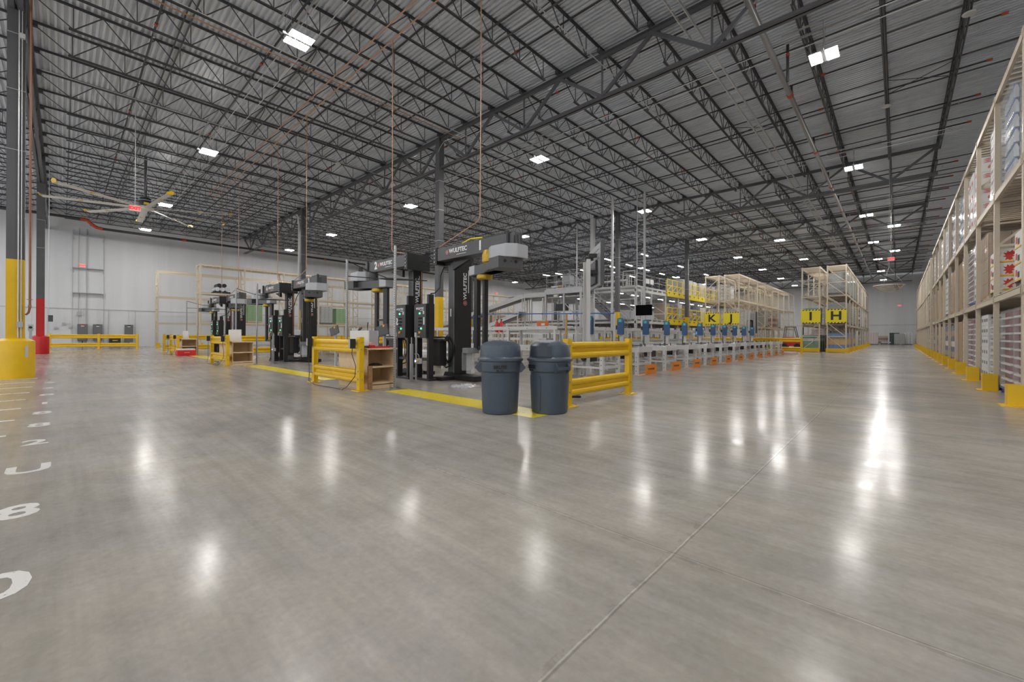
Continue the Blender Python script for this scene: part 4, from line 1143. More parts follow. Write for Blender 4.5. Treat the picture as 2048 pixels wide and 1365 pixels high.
m = MB(); m.box(-.42, -.30, -.06, LW+.06, .83, .86); m.tube([(-.2, -.03, .82), (-.2, -.03, .90)], .018, 8); m.tube([(-.2, LW+.02, .82), (-.2, LW+.02, .90)], .018, 8); m.box(-.9, -.82, -.055, -.035, .70, .87)
part('end_stop', m, DGREY, ln)
g = part('floor_guard', MB().box(.06, .07, .28, 1.02, 0, .29).box(-.10, .07, .28, 1.02, 0, .008).box(-.10, .07, -.12, .28, 0, .006), ORANGE, ln, label='orange floor guard plate')
m = MB(); y0_ = .42
m.prism([(y0_, .18), (y0_+.07, .18), (y0_+.035, .12)], ((.0705,0,0),(0,1,0),(0,0,1)), ((.072,0,0),(0,1,0),(0,0,1)))
for i, w_ in enumerate((.05, .03, .05, .04, .05, .05)):
    yy = y0_+.10+i*.06
    m.ext([(yy, .125), (yy+w_*.3, .125), (yy+w_*.3, .155), (yy+w_*.7, .155), (yy+w_*.7, .125), (yy+w_, .125), (yy+w_, .18), (yy, .18)], 'x', .0705, .072)
part('dark_marking', m, BLACKT, g, label='dark emblem and marking')
NL = 11
ordl = ['nearest the bins', 'second from the bins', 'third from the bins', 'fourth from the bins', 'fifth from the bins', 'sixth from the bins', 'seventh from the bins', 'eighth from the bins', 'ninth from the bins', 'tenth from the bins', 'last and farthest from the bins']
pd = thing('display_post', 'x', 'display', (0, 0, 0))
part('post', MB().box(-.05, .05, -.05, .05, 0, 1.45), WHITEP, pd)
part('foot', MB().box(-.09, .09, -.09, .09, 0, .012), WHITEP, pd)
c = part('display_case', MB().ext([(-.10, 0), (-.115, .03), (-.115, .50), (-.09, .56), (.09, .56), (.115, .50), (.115, .03), (.10, 0)], 'y', -.13, -.045), DISP, pd, (.02, -.02, 1.18), bevel=.006, label='tall blue display case')
part('light_panel', MB().box(-.075, .075, -.135, -.131, .43, .53), CYAN, c, label='cyan light panel'); part('reflector', MB().box(-.025, .025, -.139, -.135, .43, .53), DOTM, c, label='green centre strip')
part('connector', MB().box(-.20, -.08, -.05, .05, 1.36, 1.50).box(-.14, -.10, -.02, .02, 1.2, 1.36), BLACKM, pd, label='black connector block')
part('grey_riser', MB().box(-.10, -.07, -.07, -.04, .80, 1.15), DGREY, pd)
for i in range(NL):
    y = 11.35 + 1.94*i
    lab = 'white roller lane with orange floor guard, ' + ordl[i]
    if i == 0: ln.location = (-5.50, y, 0); ln['label'] = lab
    else: dup(ln, (-5.50, y, 0), None, lab)
    lab = 'tall blue display on white post behind the roller lane ' + ordl[i]
    if i == 0: pd.location = (-7.0, y+.15-.33, 0); pd['label'] = lab
    else: dup(pd, (-7.0, y-.18, 0), None, lab)
lb = dup(ln, (-5.50, 11.35-1.94, 0), None, 'white roller lane behind the guard rail beside the bins', skip=('floor_guard',))
# ---- long belt conveyors
def conveyor(label, a, b, w, z, th=.13, leg_h=None, step=2.4, bed=BELT, z2=None, rail=False, legs=True):
    """straight conveyor from a to b (centre line), bed top at z (z2 at b)"""
    z2 = z if z2 is None else z2
    L = math.hypot(b[0]-a[0], b[1]-a[1]); ang = math.atan2(b[1]-a[1], b[0]-a[0])
    t = thing('belt_conveyor', label, 'conveyor', (a[0], a[1], 0), ang)
    for s_ in (-1, 1):
        part('side_frame', MB().beam((0, s_*w/2, z-th/2), (L, s_*w/2, z2-th/2), .04, th), WHITEP, t)
        m = MB(); n = int(L/.85)
        for i in range(n): 
            f = (i+.5)/n; m.cb((f*L, s_*(w/2+.0215), z+(z2-z)*f-th*.55), (.03, .003, .03))
        part('bolt_row', m, BLACKT, t, label='row of dark bolt holes')
    part('belt_bed', MB().beam((0, 0, z-.05), (L, 0, z2-.05), w-.06, .06), bed, t)
    n = max(1, int(L/step))
    if legs:
        for i in range(n+1):
            x = .1+(L-.2)*i/n; f = x/L; zz = z+(z2-z)*f-th
            for s_ in (-1, 1):
                part('leg', MB().box(x-.04, x+.04, s_*w/2-.03, s_*w/2+.03, 0, zz), WHITEP, t)
            if zz > .3: part('cross_bar', MB().box(x-.03, x+.03, -w/2, w/2, zz*.42, zz*.42+.06), WHITEP, t)
    if rail:
        m = MB()
        for s_ in (-1, 1): m.beam((0, s_*(w/2+.02), z+.12), (L, s_*(w/2+.02), z2+.12), .02, .04)
        part('side_rail', m, GALV, t)
    return t
conveyor('white low belt conveyor running beside the blue displays', (-8.05, 10.6), (-8.05, 32.6), .80, .86)
conveyor('white upper conveyor running over the low belt behind the blue displays', (-9.15, 12.9), (-9.15, 32.6), .75, 1.47, step=1.94)
conveyor('white upper conveyor crossing behind the two trash bins', (-17.7, 12.0), (-8.65, 12.0), .75, 1.47, step=2.2)
conveyor('wide low belt crossing behind the two trash bins', (-16.0, 10.95), (-8.5, 10.95), 1.05, .80, th=.16, step=1.9)
conveyor('second white low conveyor parallel to the displays, farther left', (-10.6, 13.6), (-10.6, 32.6), .80, .95, step=3.0)
conveyor('third white conveyor parallel to the displays, farther left', (-12.9, 14.0), (-12.9, 32.6), .70, 1.40, step=3.0)
conveyor('grey conveyor crossing far behind the bins', (-28.0, 17.5), (-13.4, 17.5), .8, 1.0, step=3.0)
conveyor('grey conveyor behind the wrapping machines by the left racks', (-30.0, 21.5), (-13.5, 21.5), .8, 1.35, step=3.0)
conveyor('grey roller conveyor beside the wrapping machines', (-16.4, 9.3), (-11.2, 9.3), 1.1, .55, step=1.7)
conveyor('grey roller conveyor between the middle and farthest machines', (-27.0, 10.4), (-20.0, 10.4), 1.1, .55, step=1.7)
conveyor('long inclined conveyor rising to the platform from the left', (-34.5, 26.0), (-22.45, 26.0), .9, 2.0, th=.35, z2=4.5, step=4.0, bed=GALV)
conveyor('short lower inclined conveyor below the long one', (-27.0, 24.5), (-21.6, 24.5), .9, 1.5, th=.30, z2=3.0, step=2.6, bed=GALV)
conveyor('level high conveyor joining the long incline to the platform', (-22.4, 26.0), (-20.08, 26.0), .9, 4.5, th=.35, step=2.5, bed=GALV)
# blue air pipe, orange mark, wooden stick
BLUEPIPE = mat('blue_air_pipe', (0.04, 0.13, 0.40), 0.45)
t = thing('air_pipe', 'thin blue compressed air pipe above the crossing conveyors', 'pipe', (0, 0, 0))
part('pipe', MB().tube([(-14.4, 12.9, .75), (-14.4, 12.9, 2.06), (-14.2, 12.9, 2.10), (-7.52, 13.5, 1.95)], .022, 8), BLUEPIPE, t, smooth=True)
m = MB()
for i in range(5): m.cb((-13.2+i*1.3, 13.0+i*.12, 2.08-i*.032), (.03, .06, .06))
part('pipe_clip', m, BLACKM, t); part('upright', MB().box(-14.44, -14.36, 12.93, 12.97, 0, 2.06).box(-7.56, -7.48, 13.53, 13.57, 0, 1.95), WHITEP, t)
solo('stick', MB().beam((0, 0, .0), (.05, 0, 1.62), .035, .035), mat('tan_broom_handle', (0.42, 0.26, 0.10), 0.6), 'tan wooden stick standing behind the guard rail near the bins', 'stick', (-5.45, 7.6, 0))
solo('wood_block', MB().box(-.09, .09, -.05, .05, 0, .34), CARTK, 'small brown wooden post behind the lower rail beside the bins', 'block', (-4.65, 7.45, 0))
t = thing('marker_box', 'orange reflector box on the upper conveyor behind the bins', 'reflector', (-9.3, 11.85, 1.472))
part('bracket', MB().box(-.25, .25, -.2, -.17, 0, .05), WHITEP, t); part('plate', MB().box(-.26, .26, -.22, -.20, .005, .17), mat('orange_reflector', (0.60, 0.12, 0.01), 0.4), t); part('sticker', MB().box(-.06, .10, -.222, -.2195, .02, .10), WHITEP, t)
# fire extinguishers
for i in range(2):
    t = thing('fire_extinguisher', 'red fire extinguisher behind the hanging posts of the first machine, ' + ('left one', 'right one')[i], 'fire extinguisher', (-14.15+i*.28, 14.2, 0.62))
    part('stand', MB().box(-.05, .05, .08, .12, -.62, .72).box(-.08, .08, -.1, .12, -.62, -.60), WHITEP, t)
    part('cylinder', MB().lathe([(.0, .60), (.075, .62), (.08, .66), (.08, 1.06), (.05, 1.12), (.025, 1.14), (.025, 1.18)], 16), REDP, t, (0, 0, .05), smooth=40); part('valve', MB().box(-.03, .05, -.02, .02, 1.22, 1.28), BLACKM, t)
# ================================================================ screens
def big_screen(label, x0, y0, x1, y1, z0, z1, posts, h):
    L = math.hypot(x1-x0, y1-y0); ang = math.atan2(y1-y0, x1-x0)
    t = thing('wall_screen', label, 'screen', (x0, y0, 0), ang)
    part('panel', MB().box(0, L, -.03, .03, z0, z1), mat('grey_screen_back', (0.33, 0.34, 0.35), 0.4), t, bevel=.01, label='grey back of the screen')
    part('front', MB().box(.02, L-.02, -.045, -.03, z0+.02, z1-.02), BLACKT, t); part('edge_trim', MB().box(-.025, 0, -.05, .05, z0-.01, z1+.01), DGREY, t)
    m = MB()
    for k in range(3): m.box(.25, L-.25, .03, .034, z1-.18-.12*k, z1-.165-.12*k)
    part('vent_slots', m, BLACKT, t)
    part('electronics_box', MB().box(L*.25, L*.75, .03, .09, z0+.1, z0+(z1-z0)*.62), BLACKM, t, bevel=.006)
    for (px_, py_) in posts:
        v = Vector((px_-x0, py_-y0, 0)); v.rotate(Matrix.Rotation(-ang, 3, 'Z'))
        part('post', MB().box(v.x-.05, v.x+.05, v.y-.05, v.y+.05, 0, h), WHITEP, t); part('foot', MB().box(v.x-.12, v.x+.12, v.y-.12, v.y+.12, 0, .015).beam((v.x, v.y, .45), (v.x+.4, v.y, .02), .06, .06), WHITEP, t)
        [part('mount_arm', MB().box(v.x-.04, v.x+.04, min(v.y, .06), max(v.y, .06), z0+q, z0+q+.1), BLACKM, t) for q in (.35, .8)]
    return t
big_screen('large flat screen seen from behind, on two white posts beyond the bins', -5.78, 9.75, -7.0, 11.05, 2.5, 3.68, ((-6.28, 9.86), (-6.62, 10.22)), 3.25)
big_screen('second large dark screen on white posts at the far end of the lanes', -6.9, 31.2, -7.9, 33.0, 1.35, 2.75, ((-7.45, 31.7), (-7.75, 32.3)), 2.9)
t = thing('television', 'black switched off television hung above the blue displays', 'television', (-9.9, 20.95, 0))
part('panel', MB().box(-.45, .45, -.03, .03, 2.22, 2.78), mat('black_glass', (0.001, 0.001, 0.001), 0.6, spec=0.05), t, bevel=.006); part('mount_pole', MB().tube([(-.17, .06, 2.5), (-.17, .06, 3.6)], .03, 8).box(-.22, .22, .03, .07, 2.3, 2.7), WHITEP, t)
part('stand_post', MB().box(-.20, -.14, .09, .15, 0, 3.6), WHITEP, t)
t = thing('monitor', 'small blue lit monitor among the blue displays', 'monitor', (-7.52, 22.3, 0))
part('screen', MB().box(-.17, .17, -.02, 0, 1.22, 1.46), mat('blue_lit_screen', (0.10, 0.25, 0.60), 0.3, emit=0.6), t); part('housing', MB().box(-.19, .19, 0, .03, 1.2, 1.48), BLACKM, t); part('post', MB().box(-.02, .02, .03, .06, 0, 1.3), WHITEP, t)
# ================================================================ rack supported pick platform
MEZ = mat('pale_grey_platform_paint', (0.50, 0.50, 0.50), 0.45)
SOFF = mat('ribbed_platform_underside', (0.50, 0.505, 0.515), 0.5)
GATEY = mat('gate_yellow', (0.80, 0.60, 0.006), 0.42)
X0m, X1m, Y0m, Y1m = -30.5, -15.9, 32.1, 63.0
mz = thing('pick_platform', 'two level white steel picking platform behind the conveyors', 'mezzanine', (0, 0, 0))
for zt, nm in ((5.25, 'upper'), (2.60, 'lower')):
    part('floor_deck', MB().box(X0m, X1m-.1, Y0m+.05, Y1m, zt-.12, zt-.02), SOFF, mz)
    m = MB(); m.box(X1m-.08, X1m, Y0m, Y1m, zt-.42, zt-.24); m.box(X1m-.09, X1m+.01, Y0m, Y1m, zt-.06, zt)
    m.box(X1m-.06, X1m-.02, Y0m, Y1m, zt-.24, zt-.20)
    part('edge_beam', m, WHITEP, mz)
    part('edge_beam', MB().box(X0m, X1m, Y0m, Y0m+.08, zt-.42, zt-.24).box(X0m, X1m, Y0m-.01, Y0m+.09, zt-.06, zt), WHITEP, mz)
    m = MB(); y = Y0m
    while y < Y1m:
        m.box(X1m-.06, X1m-.02, y, y+.35, zt-.24, zt-.06); y += 1.03
    part('joist_web', m, MEZ, mz); mz.children[-1]['kind'] = 'stuff'
    m = MB(); y = Y0m+1.2
    while y < Y1m: m.box(X0m, X1m-.1, y-.04, y+.04, zt-.30, zt-.12); y += 2.9
    part('floor_joist', m, MEZ, mz); mz.children[-1]['kind'] = 'stuff'
pm_ = MB().box(-.05, .05, -.05, .05, 0, 5.25).box(-.09, .09, -.09, .09, 0, .015).mesh('post', WHITEP)
k = 0
for i in range(11):
    for x in (X1m-.06, X1m-1.5, X1m-5.2, X1m-9.8, X0m+.1):
        link('post', pm_, mz, (x, Y0m+.06+i*3.05, 0)); k += 1
bm_ = MB(); z = .2
while z < 5.0:
    bm_.beam((0, 0, z), (-1.44, 0, z+.95), .05, .03, up=(0,1,0)); bm_.box(-1.44, 0, -.02, .02, z-.03, z+.03); z += 1.0
bmm = bm_.mesh('frame_brace', WHITEP)
for i in range(11): link('frame_brace', bmm, mz, (X1m-.06, Y0m+.06+i*3.05, 0))
# handrails at the near end
def handrail(label, a, b, z, mm=GALV, h=1.07, step=1.5):
    L = math.hypot(b[0]-a[0], b[1]-a[1]); ang = math.atan2(b[1]-a[1], b[0]-a[0])
    t = thing('handrail', label, 'handrail', (a[0], a[1], z), ang); n = max(1, round(L/step))
    for zz, nm in ((h, 'top_rail'), (h*.52, 'mid_rail')): part(nm, MB().tube([(0, 0, zz), (L, 0, zz)], .022, 6), mm, t)
    part('toe_board', MB().box(0, L, -.005, .005, 0.0, .10), mm, t)
    for i in range(n+1): part('post', MB().tube([(L*i/n, 0, 0), (L*i/n, 0, h)], .022, 6), mm, t)
    return t
handrail('grey handrail along the near corner of the upper platform', (X1m, Y0m+.1), (X1m, 38.2), 5.25)
handrail('grey handrail along the front edge of the upper platform', (-24.0, Y0m), (-17.1, Y0m), 5.25)
# caged ladder box at the corner
t = thing('safety_cage', 'white caged gate at the near corner of the upper platform', 'gate', (-16.5, Y0m+.06, 5.25))
m = MB()
for x in (-.55, -.25, -.12, .02, .2, .5): m.box(x-.025, x+.025, -.02, .02, 0, 1.35 if x in (-.55, .5) else .95)
for z in (.95, 1.30, .05): m.box(-.55, .5, -.02, .02, z-.03, z+.03)
part('frame', m, WHITEP, t)
t = thing('notice_boards', 'pair of white notice boards on the platform handrail', 'notice', (X1m+.03, 33.9, 5.62))
for k in range(2): part('board', MB().box(0, .02, k*.85, k*.85+.7, 0, .42), WHITEP, t)
# yellow pallet gates, upper and lower
def gate(label, y, z, L):
    t = thing('pallet_gate', label, 'safety gate', (X1m+.06, y, z))
    m = MB(); m.box(-.02, .05, 0, L, -.40, .12)
    part('kick_plate', m, GATEY, t)
    m = MB(); n = max(2, int(L/1.0))
    for i in range(n): m.ext([(i*L/n+.15, .0), (i*L/n+.65, .0), (i*L/n+.60, -.08), (i*L/n+.45, -.08), (i*L/n+.45, -.2), (i*L/n+.35, -.2), (i*L/n+.35, -.08), (i*L/n+.2, -.08)], 'x', .051, .054)
    part('dark_slot', m, DGREY, t)
    n = max(2, round(L/1.25))
    for i in range(n+1): part('post', MB().box(-.03, .03, i*L/n-.035, i*L/n+.035, .12, 1.22), GATEY, t)
    part('top_rail', MB().box(-.025, .025, 0, L, 1.17, 1.24), GATEY, t); part('mid_rail', MB().box(-.02, .02, 0, L, .62, .68), GATEY, t)
    for i in range(n): part('brace', MB().beam((0, i*L/n+.1, .14), (0, (i+1)*L/n-.1, .70), .04, .05), GATEY, t)
    return t
for lv, z in (('upper', 5.25), ('lower', 2.60)):
    for i, y in enumerate((38.3, 43.6, 48.9, 54.2)):
        gate('yellow pallet gate on the %s platform edge, %s from the near corner' % (lv, ORD[i]), y, z, 4.9)
handrail('yellow handrail on the upper platform beyond the pallet gates', (X1m, 59.3), (X1m, 62.8), 5.25, GATEY)
# goods on the platform
for i, (y, k, lv) in enumerate([(42.3,'speckle',5.25), (43.45,'white',5.25), (45.3,'redwrap',5.25), (46.45,'white',5.25), (48.4,'redwrap',5.25), (49.5,'white',5.25), (51.4,'speckle',5.25), (52.55,'redwrap',5.25), (54.5,'white',5.25), (55.6,'kraft',5.25),
        (39.2,'kraft',2.6), (40.4,'blueyellow',2.6), (42.3,'redwhite',2.6), (43.45,'kraft',2.6), (45.3,'blueyellow',2.6), (46.45,'navy',2.6), (48.4,'white',2.6), (49.5,'redwhite',2.6), (51.4,'kraft',2.6)]):
    put(k, X1m-.79, y, lv-.02, '%s platform, %s stack along' % ('upper' if lv > 4 else 'lower', (ORD+['last'])[i % 10]))
# stair
st = thing('stair', 'grey steel stair climbing left behind the grey column with yellow band', 'stair', (0, 0, 0))
A, B = Vector((-21.6, 30.8, 6.0)), Vector((-16.4, 30.8, 1.75))
for dy, nm in ((0, 'stringer'), (.95, 'stringer')): part(nm, MB().beam(A+Vector((0, dy, -.1)), B+Vector((0, dy, -.1)), .05, .34), mat('dark_grey_stair_paint', (0.14, 0.14, 0.145), 0.5), st)
n = 20
for i in range(n):
    p = A.lerp(B, (i+.5)/n); part('tread', MB().box(p.x-.13, p.x+.13, 30.83, 31.72, p.z-.02, p.z+.02), GALV, st)
for dy in (0, .95):
    for h in (.35, .65, .95): part('handrail', MB().tube([A+Vector((0, dy, h)), B+Vector((0, dy, h))], .022, 6), GALV, st)
    for i in range(7):
        p = A.lerp(B, i/6); part('baluster', MB().tube([p+Vector((0, dy, 0)), p+Vector((0, dy, .95))], .02, 6), GALV, st)
part('landing_post', MB().box(-16.5, -16.4, 30.75, 30.85, 0, 1.8).box(-16.5, -16.4, 31.7, 31.8, 0, 1.8).box(-16.6, -15.6, 30.7, 31.8, 1.55, 1.65), WHITEP, st)
# blue belt conveyor on the upper level
conveyor('navy sided conveyor along the front of the upper platform', (-25.0, 33.0), (-16.9, 33.0), .8, 5.95, th=.16, bed=NAVY, legs=False)
m = MB()
for x in (-24.5, -22, -19.5, -17.2): m.box(x-.05, x+.05, 32.95, 33.05, 5.25, 5.80)
solo('conveyor_stand', m, WHITEP, 'white stands holding the navy sided conveyor on the platform', 'stand')
# left catwalk platform with boxes
cw = thing('catwalk', 'grey steel catwalk platform between the inclined conveyor and the stair', 'platform', (0, 0, 0))
part('deck', MB().box(-20.0, -16.6, 25.3, 26.9, 4.52, 4.60).box(-20.0, -16.6, 25.25, 25.33, 4.25, 4.60).box(-20.0, -16.6, 26.87, 26.95, 4.25, 4.60), GALV, cw)
part('soffit', MB().box(-19.9, -16.7, 25.4, 26.8, 4.0, 4.04), SOFF, cw)
for x in (-19.9, -18.2, -16.75):
    for y in (25.3, 26.9): part('post', MB().box(x-.06, x+.06, y-.06, y+.06, 0, 4.55), GALV, cw)
part('brace', MB().beam((-18.2, 25.3, 3.6), (-16.8, 25.3, 2.2), .05, .05), GALV, cw); part('cross_beam', MB().box(-19.9, -16.75, 25.27, 25.33, 1.95, 2.05).box(-19.9, -16.75, 25.27, 25.33, 2.9, 2.96), GALV, cw)
handrail('light grey handrail on the catwalk platform', (-19.9, 25.35), (-16.7, 25.35), 4.60)
t = thing('drive_unit', 'grey conveyor drive unit standing on the catwalk', 'machine', (-18.3, 26.0, 4.60))
part('cabinet', MB().box(-.4, .3, -.3, .3, .35, 1.05), LGREY, t, bevel=.01)
for x in (-.35, -.1, .25): part('leg', MB().box(x-.03, x+.03, -.28, -.22, 0, .35), GALV, t)
part('motor', MB().tube([(-.9, 0, .25), (-.45, 0, .25)], .14, 12), CARTK, t); part('hoop', MB().tube([(.75, -.2, 0), (.75, -.2, .7), (.85, -.2, .82), (1.0, -.2, .82), (1.1, -.2, .7), (1.1, -.2, 0)], .03, 8), GALV, t)
t = thing('blue_cabinet', 'dark blue cabinet at the right end of the catwalk', 'cabinet', (-16.95, 26.5, 4.60))
part('body', MB().box(-.25, .25, -.2, .2, 0, 1.35), DISP, t, bevel=.01); part('door_line', MB().box(-.2, .2, -.205, -.2, .1, 1.25), NAVY, t)
t = thing('scanner_head', 'black scanner unit hung below the catwalk', 'scanner', (-18.5, 25.6, 0))
part('body', MB().box(-.5, .35, -.25, .25, 3.0, 3.5), BLACKM, t, bevel=.03); part('hanger', MB().box(-.25, -.2, -.02, .02, 3.5, 3.999).box(.1, .15, -.02, .02, 3.5, 3.999), GALV, t)
# slim aluminium service masts up to the roof
for i, (x, y, w_) in enumerate([(-17.2, 27.6, .28), (-13.5, 24.0, .12), (-11.6, 24.6, .12), (-18.9, 28.0, .08), (-11.9, 24.2, .05)]):
    solo('service_mast', MB().box(-w_/2, w_/2, -w_/2, w_/2, 0, 10.1), MEZ, 'slim galvanised mast rising to the roof near the stair, %s' % ['widest', 'left of the screen posts', 'beside the column band', 'thinnest at left', 'thinnest at right'][i], 'mast', (x, y, 0))
# strip lights above and below the upper level
sl = thing('strip_light', 'x', 'strip light', (0, 0, 0))
part('housing', MB().box(-.07, .07, -.62, .62, .02, .08), WHITEP, sl); part('diffuser', MB().box(-.06, .06, -.60, .60, -.02, .02), LAMPF, sl, label='lit white diffuser')
wire = MB().tube([(0, -.5, .08), (0, -.5, 1.955)], .006, 4).tube([(0, .5, .08), (0, .5, 1.955)], .006, 4).mesh('suspension_wire', GALV)
link('suspension_wire', wire, sl)
fst = True
SL = [(-30.46,38.8), (-28.69,38.8), (-30.46,42.9), (-25.15,38.6), (-26.92,43.0), (-21.61,34.4), (-19.84,34.5), (-21.61,38.6), (-23.38,42.2), (-19.84,38.65), (-16.3,34.6), (-16.3,42.8), (-19.84,46.6), (-19.84,50.3), (-19.84,54.2), (-16.3,50.5), (-19.84,42.6), (-16.3,58.0), (-23.38,46.4)]
for i, (x, y) in enumerate(SL):
    q = ['farthest left', 'left', 'centre left', 'centre', 'right'][min(4, int((x+30.5)/3.0))]
    lab = 'white strip light over the upper platform, %s hung from the left, %s row' % (ORD[sorted(set(p[0] for p in SL)).index(x)], ORD[min(8, int((y-32.1)/3.7))])
    if fst: sl.location = (x, y, 8.2); sl['label'] = lab; fst = False
    else: dup(sl, (x, y, 8.2), None, lab)
for j in range(9):
    for i, x in enumerate((-18.0, -24.0)):
        dup(sl, (x, 33.3+2.9*j, 4.87), None, 'white strip light under the upper platform, %s line, %s row' % (ORD[i], ORD[j]), skip=('suspension_wire',))
# ================================================================ services under the roof
COND = mat('pale_zinc_conduit', (0.58, 0.58, 0.58), 0.4, 0.4)
PIPED = mat('dark_sprinkler_pipe', (0.035, 0.035, 0.037), 0.5)
PIPEG = mat('grey_main_pipe', (0.27, 0.265, 0.26), 0.35, 0.35)
EXITR = mat('lit_exit_red', (0.85, 0.02, 0.02), 0.4, emit=0.9)
near_ = lambda i: (ORD + ['fourteenth', 'fifteenth', 'sixteenth', 'seventeenth', 'eighteenth', 'nineteenth', 'twentieth', 'twenty first', 'twenty second', 'twenty third', 'twenty fourth', 'twenty fifth', 'twenty sixth', 'twenty seventh', 'twenty eighth', 'twenty ninth', 'thirtieth'])[i]
# sprinkler branch lines
i = 0; y = 1.9
while y < 80:
    if min(abs(y-g) for g in GY) > 0.4:
        t = thing('sprinkler_pipe', 'dark sprinkler branch pipe across the roof, %s from the camera' % near_(i), 'pipe', (0, y, 10.48))
        part('pipe', MB().tube([(-48.3, 0, 0), (2.2, 0, 0)], .030, 6), PIPED, t)
        m = MB(); rnd = random.Random(i)
        xs = [2.2] + [2.2 - 3.54*k - 0.9 for k in range(1, 14)]
        part('end_cap', MB().tube([(2.14, 0, 0), (2.28, 0, 0)], .042, 8), REDPIPE, t, label='orange end cap')
        cm = _cache.setdefault('coup', MB().tube([(-.07, 0, 0), (.07, 0, 0)], .046, 8).mesh('coupling', REDPIPE))
        for k in range(1, 12, 2): link('coupling', cm, t, (xs[k] + rnd.uniform(-.4, .4), 0, 0))['label'] = 'orange pipe coupling'
        hm = _cache.setdefault('shead', MB().tube([(0, 0, 0), (0, 0, -.16)], .012, 5).lathe([(.0, -.20), (.035, -.19), (.035, -.18), (.01, -.16)], 8).mesh('sprinkler_head', COND))
        for k in range(0, 12): link('sprinkler_head', hm, t, (xs[k]-.5, 0, 0))
        i += 1
    y += 2.75
t = thing('sprinkler_main', 'large grey sprinkler main running along the hall left of the aisle', 'pipe', (-2.95, 0, 10.0))
part('pipe', MB().tube([(0, 2, 0), (0, 86, 0)], .085, 14), PIPEG, t, smooth=True)
for k in range(13): part('coupling', MB().tube([(0, 5.2+k*6.4, 0), (0, 5.4+k*6.4, 0)], .105, 12), REDPIPE, t, label='orange pipe coupling')
for k in range(12):
    yy = 7.4+k*5.5
    m = MB(); m.tube([(.0, yy, .07), (0, yy, .44)], .04, 8); part('riser', m, PIPED, t)
    part('riser_collar', MB().tube([(0, yy, .18), (0, yy, .25)], .055, 8), REDPIPE, t, label='orange collar')
t = thing('sprinkler_drop', 'dark sprinkler stub pipe hanging beside the aisle main', 'pipe', (-2.6, 15.55, 0))
part('pipe', MB().tube([(0, 0, 9.2), (0, 0, 10.45)], .04, 8), PIPED, t); part('collar', MB().tube([(0, 0, 10.0), (0, 0, 10.08)], .055, 8), REDPIPE, t)
t = thing('sprinkler_main', 'dark sprinkler main with red couplings near the left wall', 'pipe', (-45.2, 0, 9.75))
part('pipe', MB().tube([(0, -8, 0), (0, 1.2, 0), (0, 1.5, -.35), (0, 2.0, -.55), (0, 34, -.55)], .10, 12), PIPED, t, smooth=True)
part('elbow', MB().tube([(0, .9, 0), (0, 1.25, -.02), (0, 1.5, -.30), (0, 1.75, -.50), (0, 2.1, -.55)], .125, 12), REDPIPE, t, smooth=True, label='red brown grooved elbow')
for k in range(5): part('coupling', MB().tube([(0, 7+k*6, -.55), (0, 7.25+k*6, -.55)], .125, 10), REDPIPE, t)
m = MB(); 
for k in range(12): m.tube([(0, -6+k*3.3, -.45 if k > 2 else .1), (0, -6+k*3.3, .75)], .012, 5)
part('hanger_rod', m, COND, t)
t = thing('gas_pipe', 'thin copper coloured pipe running under the joists above the left floor', 'pipe', (-14.6, 0, 10.05))
part('pipe', MB().tube([(0, -.6, 0), (0, 12.3, 0)], .022, 6), COPPER, t)
# hose supply lines and drops over the machines
for k, (yy, z) in enumerate(((6.35, 10.04), (6.75, 10.04))):
    solo('air_line', MB().tube([(-33, yy, z), (-4.5, yy, z)], .02, 6), COPPER, 'tan air line under the joists over the wrapping machines, %s one' % ('near', 'far')[k], 'pipe')
drops = [(-7.28, 6.72, 3.85, (-8.78, 6.68, 3.43), 'first machine'), (-11.2, 6.74, 3.62, (-10.2, 7.08, 3.46), 'second machine'), (-17.7, 6.75, 3.75, (-18.68, 6.68, 3.43), 'right machine of the middle pair'),
         (-21.0, 6.74, 3.62, (-20.1, 7.08, 3.46), 'left machine of the middle pair'), (-27.3, 6.75, 3.75, (-28.88, 6.68, 3.43), 'right machine of the farthest pair'), (-30.9, 6.74, 3.62, (-30.3, 7.08, 3.46), 'left machine of the farthest pair')]
for x, yy, z, e, nm in drops:
    t = thing('air_hose', 'tan air hose dropping from the roof to the ' + nm, 'hose', (x, yy, 0))
    part('hose', MB().tube([(0, 0, 10.005), (.01, 0, 7), (-.01, .01, z+.1), (-.08 if e[0] < x else .08, 0, z), (e[0]-x, e[1]-yy, e[2])], .014, 6), COPPER, t)
solo('yellow_hose', MB().tube([(-7.9, 6.70, 3.40), (-7.6, 6.70, 3.47), (-7.2, 6.72, 3.44)], .02, 6), mat('yellow_hose_rubber', (0.75, 0.6, 0.02), 0.5), 'short yellow hose on top of the first machine arm', 'hose')
for i, dx in enumerate((0, -9.9, -20.1)):
    wn = ('nearest', 'middle', 'farthest')[i]
    solo('power_cable', MB().tube([(-8.84+dx, 6.88, 2.94), (-8.82+dx, 6.75, 2.7), (-8.66+dx, 6.6, 2.35), (-8.60+dx, 6.4, 2.20), (-8.57+dx, 6.25, 2.17)], .016, 6), BLACKR, 'black cable sagging from the arm to the right cabinet of the %s pair' % wn, 'cable', smooth=True)
    solo('power_cable', MB().tube([(-9.88+dx, 6.95, 3.2), (-9.5+dx, 6.92, 3.14), (-9.1+dx, 6.9, 3.14), (-8.91+dx, 6.88, 3.2)], .014, 6), BLACKR, 'black cables strung between the two arms of the %s pair' % wn, 'cable', smooth=True)
